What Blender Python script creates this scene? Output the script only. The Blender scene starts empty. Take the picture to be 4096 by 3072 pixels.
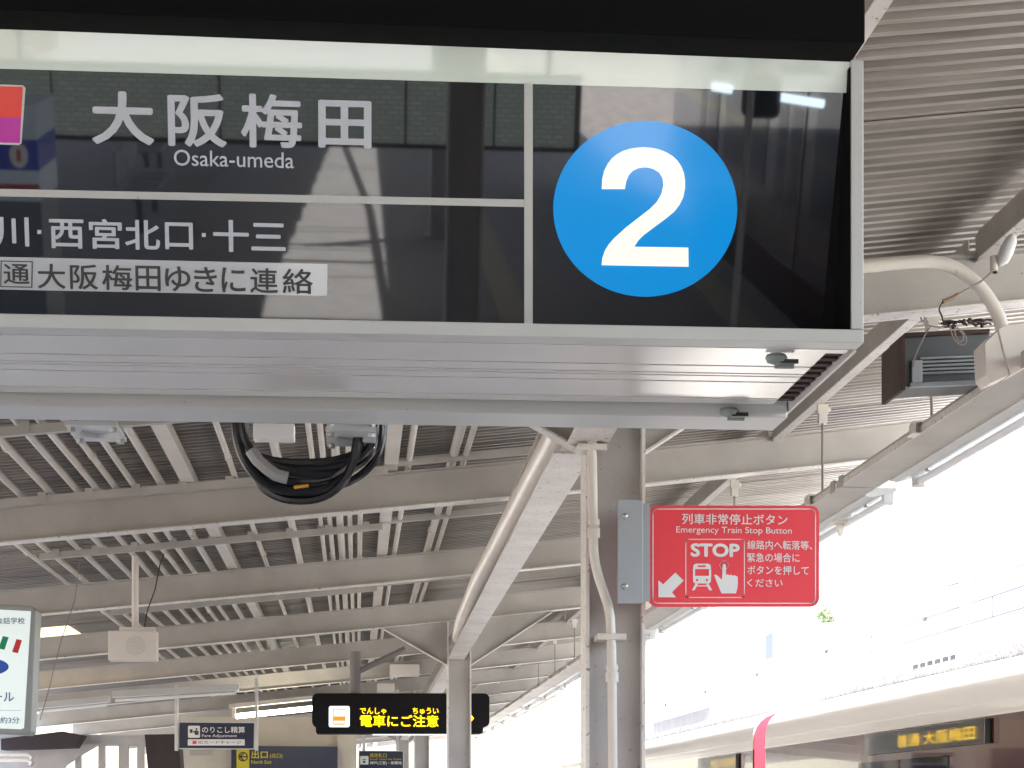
import bpy, bmesh, math, random
from mathutils import Vector, Matrix, geometry
random.seed(7)
S = bpy.context.scene
R = math.radians
# ------------------------------------------------------------------ camera, sky, sun, exposure
TH = math.atan(622 / 8000.0); F = 8000.0
FW = Vector((math.sin(TH), math.cos(TH), 0)); RT = Vector((math.cos(TH), -math.sin(TH), 0)); UP = Vector((0, 0, 1))
EYE = Vector((0, 0, 1.6))
cd = bpy.data.cameras.new('camera'); cam = bpy.data.objects.new('camera', cd); S.collection.objects.link(cam)
cam.location = EYE; cam.rotation_euler = (R(90), 0, -TH)
cd.sensor_width = 36; cd.lens = 36 * F / 4096; cd.shift_y = (3229 - 1536) / 4096.0
cd.clip_start = 0.05; cd.clip_end = 2000
S.camera = cam
SUN_EL, SUN_AZ = 64, 122          # azimuth clockwise from +Y
W = bpy.data.worlds.new('World'); S.world = W; W.use_nodes = True
nt = W.node_tree; bg = nt.nodes['Background']
sky = nt.nodes.new('ShaderNodeTexSky'); sky.sky_type = 'NISHITA'; sky.sun_disc = False
sky.sun_elevation = R(SUN_EL); sky.sun_rotation = R(SUN_AZ); sky.air_density = 1.2; sky.dust_density = 3.0; sky.ozone_density = 0.8
nt.links.new(sky.outputs[0], bg.inputs[0]); bg.inputs[1].default_value = 0.15
sl = bpy.data.lights.new('sun', 'SUN'); sl.energy = 5.0; sl.angle = R(0.5); sl.color = (1, 0.965, 0.92)
so = bpy.data.objects.new('sun', sl); S.collection.objects.link(so)
sd = Vector((math.sin(R(SUN_AZ)) * math.cos(R(SUN_EL)), math.cos(R(SUN_AZ)) * math.cos(R(SUN_EL)), math.sin(R(SUN_EL))))
so.rotation_euler = sd.to_track_quat('Z', 'Y').to_euler()
S.view_settings.view_transform = 'Standard'; S.view_settings.look = 'None'; S.view_settings.gamma = 1
S.view_settings.exposure = 2.95
try: S.view_settings.use_curve_mapping = False
except Exception: pass
S.cycles.use_denoising = True
S.cycles.max_bounces = 10; S.cycles.diffuse_bounces = 6; S.cycles.glossy_bounces = 4
S.cycles.sample_clamp_indirect = 6

# ------------------------------------------------------------------ measuring: a sight line from the eye meets a known plane
def ray(x, y): return FW + RT * ((x - 2048) / F) + UP * ((3229 - y) / F)
def atY(x, y, Y): r = ray(x, y); return EYE + r * (Y / r.y)
def atX(x, y, X): r = ray(x, y); return EYE + r * (X / r.x)
def atZ(x, y, Z): r = ray(x, y); return EYE + r * ((Z - 1.6) / r.z)

# ------------------------------------------------------------------ materials
MATS = {}
def mat(name, col, rough=0.6, metal=0.0, emit=0.0, ecol=None, var=0.0, dirt=0.0, dcol=(0.12, 0.07, 0.04), dscale=30, spec=0.5,
        streak=None, bump=0.0, coat=0.0, big=0.0):
    if name in MATS: return MATS[name]
    m = bpy.data.materials.new(name); m.use_nodes = True; n = m.node_tree.nodes; L = m.node_tree.links
    b = n['Principled BSDF']; b.inputs['Base Color'].default_value = (*col, 1); b.inputs['Roughness'].default_value = rough
    b.inputs['Metallic'].default_value = metal; b.inputs['Specular IOR Level'].default_value = spec
    b.inputs['Coat Weight'].default_value = coat
    if emit:
        b.inputs['Emission Color'].default_value = (*(ecol or col), 1); b.inputs['Emission Strength'].default_value = emit
    if var or dirt or bump:
        g = n.new('ShaderNodeNewGeometry'); mp = n.new('ShaderNodeMapping'); L.new(g.outputs['Position'], mp.inputs[0])
        if streak: mp.inputs['Scale'].default_value = streak
        cur = None
        n1 = n.new('ShaderNodeTexNoise'); n1.inputs['Scale'].default_value = 4; n1.inputs['Detail'].default_value = 6
        L.new(mp.outputs[0], n1.inputs[0])
        mr = n.new('ShaderNodeMapRange'); mr.inputs[1].default_value = 0.3; mr.inputs[2].default_value = 0.7
        mr.inputs[3].default_value = 1 - var; mr.inputs[4].default_value = 1 + var * 0.6; L.new(n1.outputs[0], mr.inputs[0])
        mx = n.new('ShaderNodeVectorMath'); mx.operation = 'SCALE'; mx.inputs[0].default_value = col; L.new(mr.outputs[0], mx.inputs['Scale'])
        cur = mx.outputs[0]
        if big:
            n3 = n.new('ShaderNodeTexNoise'); n3.inputs['Scale'].default_value = 0.9; n3.inputs['Detail'].default_value = 3
            L.new(g.outputs['Position'], n3.inputs[0])
            m3 = n.new('ShaderNodeMapRange'); m3.inputs[1].default_value = 0.35; m3.inputs[2].default_value = 0.65
            m3.inputs[3].default_value = 1 - big; m3.inputs[4].default_value = 1.0; L.new(n3.outputs[0], m3.inputs[0])
            s3 = n.new('ShaderNodeVectorMath'); s3.operation = 'SCALE'; L.new(cur, s3.inputs[0]); L.new(m3.outputs[0], s3.inputs['Scale']); cur = s3.outputs[0]
        if dirt:
            n2 = n.new('ShaderNodeTexNoise'); n2.inputs['Scale'].default_value = dscale; n2.inputs['Detail'].default_value = 4; n2.inputs['Roughness'].default_value = 0.7
            L.new(g.outputs['Position'], n2.inputs[0])
            cr = n.new('ShaderNodeMapRange'); cr.inputs[1].default_value = 0.72 - dirt * 0.25; cr.inputs[2].default_value = 0.78 - dirt * 0.2; L.new(n2.outputs[0], cr.inputs[0])
            m2 = n.new('ShaderNodeMix'); m2.data_type = 'RGBA'; L.new(cr.outputs[0], m2.inputs[0]); L.new(cur, m2.inputs[6]); m2.inputs[7].default_value = (*dcol, 1)
            cur = m2.outputs[2]
        L.new(cur, b.inputs['Base Color'])
        if bump:
            bp = n.new('ShaderNodeBump'); bp.inputs['Strength'].default_value = bump; bp.inputs['Distance'].default_value = 0.003
            nb = n.new('ShaderNodeTexNoise'); nb.inputs['Scale'].default_value = 60; nb.inputs['Detail'].default_value = 3
            L.new(g.outputs['Position'], nb.inputs[0]); L.new(nb.outputs[0], bp.inputs['Height']); L.new(bp.outputs[0], b.inputs['Normal'])
    MATS[name] = m; return m
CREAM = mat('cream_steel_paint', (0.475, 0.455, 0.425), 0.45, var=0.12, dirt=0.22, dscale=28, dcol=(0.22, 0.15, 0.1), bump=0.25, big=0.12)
FLANGE = mat('worn_lit_cream_paint', (0.76, 0.73, 0.69), 0.4, var=0.15, dirt=0.5, dscale=45, dcol=(0.16, 0.09, 0.06), bump=0.5)  # worn paint, base lightened for the floor light the flanges catch
PIPE = mat('conduit_paint', (0.70, 0.66, 0.60), 0.32, var=0.1, dirt=0.15, dscale=40, dcol=(0.25, 0.18, 0.12), bump=0.2)
DECK = mat('roof_sheet_paint', (0.30, 0.274, 0.24), 0.42, var=0.35, dirt=0.25, dscale=14, dcol=(0.24, 0.17, 0.11), streak=(0.5, 9, 1), big=0.3)
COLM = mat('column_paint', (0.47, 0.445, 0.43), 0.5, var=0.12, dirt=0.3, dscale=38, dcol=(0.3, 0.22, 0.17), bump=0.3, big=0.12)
SIGNW = mat('sign_frame_white', (0.60, 0.62, 0.62), 0.35, var=0.06, dirt=0.2, dscale=60, dcol=(0.3, 0.27, 0.23))
SOFF = mat('brushed_soffit', (0.82, 0.81, 0.785), 0.16, metal=0.25, var=0.05, dirt=0.12, dscale=70, dcol=(0.35, 0.33, 0.3))
HOOD = mat('hood_black', (0.0035, 0.0035, 0.004), 0.8, spec=0.15)
PANE = mat('black_pane', (0.012, 0.013, 0.016), 0.02, spec=0.9)
LETTER = mat('pane_lettering', (0.60, 0.65, 0.74), 0.3)
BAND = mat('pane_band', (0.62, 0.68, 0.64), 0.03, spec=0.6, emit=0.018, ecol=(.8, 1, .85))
BLUE = mat('disc_blue', (0.006, 0.14, 0.5), 0.06, emit=0.062, ecol=(0.002, 0.40, 0.9), spec=0.4)
TWO = mat('numeral_lit', (0.80, 0.80, 0.66), 0.05, emit=0.088, ecol=(1, 1, 0.82), spec=.3)
DARKTXT = mat('dark_lettering', (0.05, 0.05, 0.055), 0.3)
STRIPW = mat('strip_white', (0.60, 0.64, 0.70), 0.1, spec=0.9)
BLACKR = mat('black_cable', (0.008, 0.008, 0.012), 0.32)
TAPE = mat('grey_tape', (0.3, 0.3, 0.3), 0.4, var=0.2)
RED = mat('sign_red', (0.84, 0.045, 0.07), 0.4, var=0.04)
SWHITE = mat('sign_white', (0.76, 0.77, 0.78), 0.4)
ALU = mat('grey_plate', (0.36, 0.39, 0.43), 0.4, metal=0.2, var=0.06)
ZINC = mat('zinc_bolt', (0.5, 0.52, 0.5), 0.35, metal=0.8, var=0.1)
GREENISH = mat('sealant_grey_green', (0.24, 0.3, 0.28), 0.5, var=0.3)
LEDB = mat('led_housing', (0.004, 0.0035, 0.005), 0.5, spec=0.2)
LEDY = mat('led_yellow', (0.9, 0.6, 0.0), 0.5, emit=0.32, ecol=(1.0, 0.62, 0.0))
ICONW = mat('icon_white_lit', (0.8, 0.85, 0.9), 0.5, emit=0.1, ecol=(0.85, 0.95, 1))
ORANGE = mat('icon_orange', (0.8, 0.25, 0.02), 0.5, emit=0.08, ecol=(1, 0.35, 0.0))
NAVY = mat('sign_navy', (0.013, 0.018, 0.05), 0.4)
YELLOW = mat('sign_yellow', (0.55, 0.45, 0.02), 0.5)
WALL = mat('cream_wall', (0.60, 0.54, 0.45), 0.8, var=0.06, dirt=0.1, dscale=6, dcol=(0.4, 0.33, 0.25))
TUBE = mat('fluorescent_lit', (0.9, 0.9, 0.8), 0.5, emit=4.0, ecol=(1, 0.93, 0.72))
IVORY = mat('train_ivory', (0.86, 0.84, 0.80), 0.25, coat=0.4)
MAROON = mat('train_maroon', (0.10, 0.032, 0.03), 0.12, coat=1.0, spec=0.7)
MAROON_SUNLIT = mat('train_maroon_sunlit', (0.42, 0.05, 0.08), 0.4)  # maroon lightened: sunlight on the car ends put into the colour
GLASSD = mat('train_window_glass', (0.012, 0.012, 0.016), 0.04, spec=0.8)
ROOFG = mat('roof_grit', (0.62, 0.63, 0.66), 0.9, var=0.3, dirt=0.8, dscale=60, dcol=(0.12, 0.12, 0.14))
GREY = mat('grey_equipment', (0.42, 0.43, 0.45), 0.6, var=0.1)
DGREY = mat('floodlight_grey', (0.085, 0.095, 0.105), 0.45, var=0.15)
LGREY = mat('floodlight_fins', (0.28, 0.31, 0.33), 0.35, metal=0.4, var=0.1)
BROWN = mat('rust_and_shade_brown', (0.06, 0.035, 0.028), 0.8, var=0.4)
WIREG = mat('dusty_wire', (0.28, 0.24, 0.22), 0.7, var=0.2)
DARKV = mat('dark_brown', (0.035, 0.024, 0.025), 0.7, var=0.2)
FLOOR = mat('platform_asphalt', (0.30, 0.295, 0.29), 0.85, var=0.15, dirt=0.1, dscale=8, dcol=(0.1, 0.1, 0.1))
BALL = mat('ballast', (0.34, 0.31, 0.28), 0.95, var=0.4)
TACT = mat('tactile_yellow', (0.44, 0.41, 0.29), 0.8, var=0.15)
PALE = mat('pale_render', (0.85, 0.85, 0.85), 0.8, var=0.05)
SPK = mat('speaker_cream', (0.72, 0.67, 0.62), 0.5, var=0.04)
ADW = mat('ad_face_lit', (0.75, 0.82, 0.82), 0.4, emit=0.05, ecol=(0.85, 1, 0.98))
ADF = mat('ad_frame_grey', (0.3, 0.32, 0.31), 0.4, var=0.08)
ADG = mat('ad_green', (0.0, 0.28, 0.12), 0.5); ADR = mat('ad_red', (0.65, 0.03, 0.04), 0.5)
ADB = mat('ad_blue', (0.02, 0.09, 0.5), 0.5); ADT = mat('ad_text', (0.1, 0.14, 0.3), 0.5)
STR = mat('sticker_red', (0.75, 0.05, 0.03), 0.1, emit=0.02); STM = mat('sticker_magenta', (0.5, 0.03, 0.35), 0.1, emit=0.02)

# ------------------------------------------------------------------ mesh helpers
class MB:
    def __init__(s): s.v = []; s.f = []
    def add(s, vs, fs):
        o = len(s.v); s.v += [Vector(v) for v in vs]; s.f += [tuple(i + o for i in f) for f in fs]; return s
    def box(s, x0, x1, y0, y1, z0, z1, mtx=None):
        vs = [Vector((x, y, z)) for x in (x0, x1) for y in (y0, y1) for z in (z0, z1)]
        if mtx: vs = [mtx @ v for v in vs]
        return s.add(vs, [(0, 1, 3, 2), (4, 6, 7, 5), (0, 4, 5, 1), (2, 3, 7, 6), (0, 2, 6, 4), (1, 5, 7, 3)])
    def sweep(s, secs, closed=True, cap=True):
        n = len(secs[0]); vs = [p for q in secs for p in q]; fs = []
        for i in range(len(secs) - 1):
            for j in range(n if closed else n - 1):
                k = (j + 1) % n; fs.append((i * n + j, i * n + k, (i + 1) * n + k, (i + 1) * n + j))
        if cap and closed: fs += [tuple(range(n))[::-1], tuple(range((len(secs) - 1) * n, len(secs) * n))]
        return s.add(vs, fs)
    def tube(s, pts, r, seg=10):
        pts = [Vector(p) for p in pts]; secs = []; prev = None
        for i, p in enumerate(pts):
            t = (pts[min(i + 1, len(pts) - 1)] - pts[max(i - 1, 0)]).normalized()
            if prev is None:
                a = Vector((0, 0, 1)) if abs(t.z) < 0.9 else Vector((1, 0, 0)); u = t.cross(a).normalized()
            else: u = (prev - t * prev.dot(t)).normalized()
            prev = u; w = t.cross(u); rr = r[i] if isinstance(r, (list, tuple)) else r
            secs.append([p + (u * math.cos(2 * math.pi * k / seg) + w * math.sin(2 * math.pi * k / seg)) * rr for k in range(seg)])
        return s.sweep(secs)
    def prism(s, pts, off):      # polygon (3D points) pushed along off
        n = len(pts); a = [Vector(p) for p in pts]; b = [p + Vector(off) for p in a]
        tri = geometry.tessellate_polygon([a])
        fs = [tuple(t) for t in tri] + [tuple(i + n for i in t[::-1]) for t in tri] + [(i, (i + 1) % n, (i + 1) % n + n, i + n) for i in range(n)]
        return s.add(a + b, fs)
    def build(s, name, m, parent=None, smooth=False, base=None, bevel=0.0):
        me = bpy.data.meshes.new(name)
        if parent is not None and base is None:
            q = parent; base = Vector((0, 0, 0))
            while q is not None: base = base + q.location; q = q.parent
        base = base or Vector((0, 0, 0))
        me.from_pydata([tuple(v - base) for v in s.v], [], s.f)
        bm = bmesh.new(); bm.from_mesh(me); bmesh.ops.recalc_face_normals(bm, faces=bm.faces)
        if bevel:
            bmesh.ops.bevel(bm, geom=[e for e in bm.edges if len(e.link_faces) == 2 and e.calc_face_angle(0) > 0.6], offset=bevel, segments=2, affect='EDGES', profile=0.5)
        bm.to_mesh(me); bm.free()
        me.materials.append(m); o = bpy.data.objects.new(name, me); S.collection.objects.link(o)
        if parent is None: o.location = base
        else: o.parent = parent
        if smooth:
            for p in me.polygons: p.use_smooth = True
            try: me.set_sharp_from_angle(angle=R(40))
            except Exception: pass
        return o
def thing(name, loc, label, cat, group=None):
    o = bpy.data.objects.new(name, None); S.collection.objects.link(o); o.location = loc; o.empty_display_size = 0.1
    o['label'] = label; o['category'] = cat
    if group: o['group'] = group
    return o
def tag(o, label, cat, group=None):
    o['label'] = label; o['category'] = cat
    if group: o['group'] = group
    return o
def struct(name, mb, m, kind='structure', **k):
    o = mb.build(name, m, **k); o['kind'] = kind; return o
def cyl(mb, c, r, h, axis='Z', seg=12, r2=None):
    c = Vector(c); d = {'X': Vector((1, 0, 0)), 'Y': Vector((0, 1, 0)), 'Z': Vector((0, 0, 1))}[axis]
    return mb.tube([c - d * h / 2, c + d * h / 2], [r, r2 if r2 is not None else r], seg)
def bolt(mb, c, r=0.008, h=0.008, axis='Z'): return cyl(mb, c, r, h, axis, 6)

# flat print on a plane: pl(x, y) gives the 3D point of a measured spot, n its normal towards the viewer
class Plane:
    def __init__(s, P, n): s.P = Vector(P); s.n = Vector(n).normalized(); s.u = Vector((1, 0, 0)); s.v = s.n.cross(s.u) * -1; s.v = s.v if s.v.z > 0 else -s.v
    def hit(s, x, y, off=0.0):
        r = ray(x, y); t = ((s.P + s.n * off - EYE).dot(s.n)) / r.dot(s.n); return EYE + r * t
    def poly(s, mb, pts, off=0.0012, th=0.0006): return mb.prism([s.hit(x, y, off + th) for x, y in pts], -s.n * th)
    def line(s, mb, pts, w, off=0.0015):
        for a, b in zip(pts, pts[1:]):
            A, B = s.hit(*a, off), s.hit(*b, off); d = (B - A).normalized(); k = s.n.cross(d) * w / 2
            A = A - d * w / 2; B = B + d * w / 2
            mb.prism([A - k, B - k, B + k, A + k], -s.n * 0.0005)
GLY = {}
def glyph_mesh(body, bold, font_w=0.0):
    key = (body, bold)
    if key in GLY: return GLY[key]
    c = bpy.data.curves.new('tmp_text', 'FONT'); c.body = body; c.offset = bold; c.resolution_u = 4
    o = bpy.data.objects.new('tmp_text', c); S.collection.objects.link(o)
    bpy.context.view_layer.update(); dg = bpy.context.evaluated_depsgraph_get()
    me = bpy.data.meshes.new_from_object(o.evaluated_get(dg))
    vs = [v.co.copy() for v in me.vertices]; fs = [tuple(p.vertices) for p in me.polygons]
    bpy.data.objects.remove(o); bpy.data.curves.remove(c); bpy.data.meshes.remove(me)
    GLY[key] = (vs, fs); return GLY[key]
def text(mb, pl, body, x0, y0, x1, y1, bold=0.0, off=0.0016):
    """letters fitted to the measured box on the plane"""
    vs, fs = glyph_mesh(body, 0.0)
    a = [min(v[i] for v in vs) for i in (0, 1)]; b = [max(v[i] for v in vs) for i in (0, 1)]
    c = pl.hit((x0 + x1) / 2, (y0 + y1) / 2, off)
    w = (pl.hit(x1, (y0 + y1) / 2, off) - pl.hit(x0, (y0 + y1) / 2, off)).length; h = (pl.hit((x0 + x1) / 2, y0, off) - pl.hit((x0 + x1) / 2, y1, off)).length
    sx, sy = w / (b[0] - a[0]), h / (b[1] - a[1])
    e = bold * 0.9
    sh = [(0, 0)] if e == 0 else [(e, 0), (-e, 0), (0, e), (0, -e), (e * .7, e * .7), (-e * .7, e * .7), (e * .7, -e * .7), (-e * .7, -e * .7)]
    sx *= (b[0] - a[0]) / (b[0] - a[0] + 2 * e); sy *= (b[1] - a[1]) / (b[1] - a[1] + 2 * e)
    for q, (dx, dy) in enumerate(sh):
        mb.add([c + pl.n * (q * 0.00006) + pl.u * ((v.x + dx - (a[0] + b[0]) / 2) * sx) + pl.v * ((v.y + dy - (a[1] + b[1]) / 2) * sy) for v in vs], fs)
def rrect(x0, y0, x1, y1, r, n=5):
    P = []
    for cx, cy, a0 in ((x1 - r, y0 + r, -90), (x1 - r, y1 - r, 0), (x0 + r, y1 - r, 90), (x0 + r, y0 + r, 180)):
        for k in range(n + 1): a = R(a0 + 90 * k / n); P.append((cx + r * math.cos(a), cy + r * math.sin(a)))
    return P
def ell(cx, cy, rx, ry, n=48): return [(cx + rx * math.cos(2 * math.pi * k / n), cy + ry * math.sin(2 * math.pi * k / n)) for k in range(n)]

# ------------------------------------------------------------------ SETTING: ground, track bed
mb = MB(); mb.box(-7.0, 3.86, -60, 90, -0.5, 0); struct('platform_floor', mb, FLOOR)
mb = MB(); mb.box(-300, 300, -300, 900, -1.3, -1.1); struct('ground', mb, BALL)
mb = MB()
mb.box(3.25, 3.55, -60, 90, 0.004, 0.010)
mb.box(1.25, 1.52, -40, 2.5, 0.004, 0.010)
struct('tactile_paving', mb, TACT)

# ------------------------------------------------------------------ roof
def zb(X):   # underside of the roof beams
    return 3.14 + 0.1 * X + 0.004 * max(0, X) ** 2
BH = 0.19
def zd(X): return zb(X) + BH + 0.10
XL, XR = -4.6, 4.17
roof = bpy.data.objects.new('canopy_roof', None); S.collection.objects.link(roof); roof.location = (0, 0, 3.4); roof['kind'] = 'structure'
XS = [XL + (XR - XL) * k / 10 for k in range(11)]
def sheet(y0, y1, x0=XL, x1=XR, m=DECK, lift=0.0):
    pitch = 0.085; n = max(1, int(round((y1 - y0) / pitch))); p = (y1 - y0) / n
    prof = []
    for k in range(n):
        b = y0 + k * p
        prof += [(b, 0.0), (b + p * .36, 0.0), (b + p * .5, 0.026), (b + p * .86, 0.026)]
    prof.append((y1, 0.0))
    xs = [x for x in XS if x0 < x < x1]; xs = [x0] + xs + [x1]
    mb = MB(); secs = [[Vector((x, y, zd(x) + z + lift)) for y, z in prof] for x in xs]
    mb.sweep(secs, closed=False, cap=False)
    o = mb.build('roof_sheet', m, roof); sm = o.modifiers.new('thick', 'SOLIDIFY'); sm.thickness = 0.0012; sm.offset = 1
    return o
Y = -30.0; k = 0
TRANS = mat('translucent_sheet', (0.8, 0.74, 0.6), 0.5)
_t = TRANS.node_tree; _b = _t.nodes['Principled BSDF']; _tr = _t.nodes.new('ShaderNodeBsdfTranslucent'); _tr.inputs[0].default_value = (0.8, 0.72, 0.55, 1)
_ms = _t.nodes.new('ShaderNodeMixShader'); _ms.inputs[0].default_value = 0.6; _t.links.new(_b.outputs[0], _ms.inputs[1]); _t.links.new(_tr.outputs[0], _ms.inputs[2])
_t.links.new(_ms.outputs[0], _t.nodes['Material Output'].inputs[0])
while Y < 62:
    w = 1.19; lift = 0.004 if k % 2 else 0.0
    if -27 < Y < -11.5:        # opening shaped behind the viewer so sun makes the floor patch
        f = (Y + 27) / 15.5
        sheet(Y, Y + w + 0.06, XL, 1.12 - 0.5 * f, lift=lift); sheet(Y, Y + w + 0.06, 1.80, 5.4, lift=lift)
    elif 17.3 < Y < 19.0:
        sheet(Y, Y + w + 0.06, XL, -2.5, m=TRANS, lift=lift); sheet(Y, Y + w + 0.06, -2.5, XR, lift=lift)
    elif Y < -1: sheet(Y, Y + w + 0.06, XL, 5.4, lift=lift)  # unseen sheets widened past the eave to keep sun off the platform edge
    else: sheet(Y, Y + w + 0.06, lift=lift)
    Y += w; k += 1

# beams
NB = 'steel crossbeams under the canopy roof'
ORD = ['nearest', 'second', 'third', 'fourth', 'fifth', 'sixth', 'seventh', 'eighth', 'ninth', 'tenth', 'eleventh', 'twelfth', 'thirteenth', 'fourteenth', 'fifteenth', 'sixteenth', 'seventeenth', 'eighteenth', 'nineteenth', 'twentieth', 'twenty-first', 'twenty-second', 'twenty-third', 'twenty-fourth']
def beam(Yb, label):
    t = thing('roof_beam', (0, Yb, zb(0)), label, 'beam', NB)
    xs = [-4.4 + 7.72 * k / 12 for k in range(13)]
    def bar(y0, y1, z0, z1, tap=0):
        return MB().sweep([[Vector((x, y0, zb(x) + z0)), Vector((x, y1, zb(x) + z0)), Vector((x, y1, zb(x) + z1)), Vector((x, y0, zb(x) + z1))] for x in xs])
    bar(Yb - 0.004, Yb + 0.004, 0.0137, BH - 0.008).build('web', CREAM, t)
    bar(Yb - 0.003, Yb + 0.003, 0.0082, 0.0135).build('joint_shade', BROWN, t)  # dark strip standing in for shade where web meets flange
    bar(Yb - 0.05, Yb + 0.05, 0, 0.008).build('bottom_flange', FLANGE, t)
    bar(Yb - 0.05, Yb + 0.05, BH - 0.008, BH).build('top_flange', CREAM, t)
beam_Y = [-14, -10.5, -7, -3.5, 0.0] + [7 + 3.5 * k for k in range(13)]
for i, Yb in enumerate(beam_Y):
    if Yb < 1: lb = 'cream roof crossbeam behind the viewer, %s of them counted backwards' % ORD[[0.0, -3.5, -7, -10.5, -14].index(Yb)]
    else:
        j = int((Yb - 7) / 3.5); lb = ['cream roof crossbeam just behind the big sign, meeting the front column', 'cream roof crossbeam behind the cable coil, next beyond the big sign'][j] if j < 2 else \
            ('cream roof crossbeam resting on the gusset of the second column' if j == 3 else 'cream roof crossbeam, %s one counting away from the big sign' % ORD[j])
    beam(Yb, lb)

# longitudinal purlins between the beams
def purlin(X, z0, h, fl, y0, y1, label, side=1):
    t = thing('purlin', (X, y0, z0), label, 'purlin', 'purlins running along the platform')
    for a, b in zip(([y0] + [q for q in [3.5] + beam_Y if y0 < q < y1]), [q for q in [3.5] + beam_Y if y0 < q < y1] + [y1]):
        MB().box(X - 0.003, X + 0.003, a + 0.06, b - 0.06, z0 + 0.005, z0 + h).build('web', CREAM, t)
        MB().box(X - 0.003, X + fl * side, a + 0.06, b - 0.06, z0, z0 + 0.005).build('flange', FLANGE, t)
        m = MB(); m.prism([(X + 0.004, b - 0.06, z0 + 0.006), (X + 0.004, b - 0.005, z0 + 0.0), (X + 0.004, b - 0.005, z0 + h), (X + 0.004, b - 0.10, z0 + h)], (0.006, 0, 0)); m.build('cleat', CREAM, t)
purlin(2.20, 3.545, 0.10, 0.045, 0.5, 49, 'cream purlin with a worn bright lower edge passing right of the big sign')
purlin(1.20, 3.47, 0.07, 0.04, 4.3, 6.9, 'cream purlin touching the top right corner of the big sign')

# ------------------------------------------------------------------ columns
def column(Yc, Xc, label, gusset=True, top=None, w=0.196, wmat=COLM):
    zt = zb(Xc) if top is None else top
    t = thing('platform_column', (Xc, Yc, 0), label, 'column', 'steel columns along the platform')
    d = 0.17
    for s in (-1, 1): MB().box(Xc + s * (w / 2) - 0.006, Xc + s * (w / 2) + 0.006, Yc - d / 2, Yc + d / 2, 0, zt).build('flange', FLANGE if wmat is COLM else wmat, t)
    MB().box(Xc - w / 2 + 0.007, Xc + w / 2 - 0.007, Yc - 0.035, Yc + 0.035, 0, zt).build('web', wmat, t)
    if gusset:
        xl, xr, zbot = Xc - 0.66, Xc + 0.82, zt - 0.38
        m = MB(); m.prism([(xl, Yc - 0.004, zb(xl) - 0.002), (xr, Yc - 0.004, zb(xr) - 0.002), (Xc + w / 2 + 0.008, Yc - 0.004, zbot), (Xc - w / 2 - 0.008, Yc - 0.004, zbot)], (0, 0.008, 0))
        m2 = MB()
        for a, b in (((xl, zb(xl)), (Xc - w / 2 - 0.008, zbot)), ((xr, zb(xr)), (Xc + w / 2 + 0.008, zbot))):
            m2.prism([(a[0], Yc - 0.045, a[1] - 0.004), (b[0], Yc - 0.045, b[1] - 0.004), (b[0], Yc - 0.045, b[1] - 0.013), (a[0], Yc - 0.045, a[1] - 0.013)], (0, 0.09, 0))
        m.build('gusset_plate', CREAM, t); m2.build('gusset_flange', FLANGE, t)
    MB().box(Xc - 0.16, Xc + 0.16, Yc - 0.16, Yc + 0.16, 0, 0.02).build('base_plate', COLM, t)
    return t
column(7.0, 0.90, 'thick cream steel column carrying the red emergency sign')
column(17.5, 0.894, 'slim cream column with a triangular gusset in front of the yellow dot matrix display')
column(28.0, 0.91, 'far cream column just left of the second column, under the dot matrix display')
column(38.5, 0.9, 'farthest cream column, hidden among the roof ends')
column(-4.5, 0.62, 'cream column behind the viewer mirrored in the black sign pane')
column(-15.0, 0.9, 'second cream column behind the viewer')

# longitudinal girder between the column heads, with its rain pipe
def girder(y0, y1, label, x0, x1, z0, z1):
    t = thing('long_girder', (x0, y0, z0), label, 'beam', 'girders joining the column heads')
    def bar(dx0, dx1, dz0, dz1): return MB().sweep([[Vector((x + a, y, z + c)) for a, c in ((dx0, dz0), (dx1, dz0), (dx1, dz1), (dx0, dz1))] for x, y, z in ((x0, y0, z0), (x1, y1, z1))])
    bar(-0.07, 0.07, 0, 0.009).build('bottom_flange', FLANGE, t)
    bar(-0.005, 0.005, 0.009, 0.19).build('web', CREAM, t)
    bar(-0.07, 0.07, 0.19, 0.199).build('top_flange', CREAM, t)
    return t
girder(7.09, 17.4, 'cream girder descending from behind the big sign to the second column', 0.77, 0.865, 2.86, 2.885)
girder(17.6, 27.9, 'cream girder between the second and the far column', 0.885, 0.91, 2.885, 2.885)
girder(28.1, 38.4, 'cream girder beyond the far column', 0.9, 0.9, 2.885, 2.885)
girder(4.6, 6.9, 'cream girder hidden behind and above the big sign', 0.80, 0.80, 2.93, 2.86)
m = MB(); m.tube([atZ(2300, 1610, 3.02), atZ(2228, 1760, 3.01), atZ(1921, 2322, 2.99), atZ(1856, 2475, 2.96), atY(1836, 2548, 17.2)], 0.060, 18)
tag(m.build('rain_pipe', PIPE, smooth=True, base=Vector((0.66, 11, 3.0))), 'fat cream rain pipe sloping beside the girder down to the second column', 'pipe')

# ------------------------------------------------------------------ conduits under the deck
conds = [(-2.01, .017, 10.55, 60), (-1.88, .019, 3, 60), (-1.70, .019, 3, 60), (-1.556, .019, 3, 60), (-1.426, .018, 3, 60), (-1.326, .017, 3, 60), (-1.227, .016, 3, 60), (-1.13, .016, 3, 60), (-0.996, .020, 3, 60),
         (-0.62, .015, 3, 60), (-0.395, .023, 3, 60), (-0.223, .014, 3, 60), (-0.166, .015, 3, 60), (-0.10, .023, 3, 60), (-0.035, .015, 3, 60), (0.027, .016, 3, 60), (0.267, .017, 3, 60), (0.495, .025, 3, 60), (0.559, .016, 3, 60)]
def ordw(i):
    L_ = ['leftmost', 'second', 'third', 'fourth', 'fifth', 'sixth', 'seventh', 'eighth', 'ninth', 'tenth', 'eleventh', 'twelfth', 'thirteenth', 'fourteenth', 'fifteenth', 'sixteenth', 'seventeenth', 'eighteenth', 'rightmost']
    return L_[i]
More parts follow.
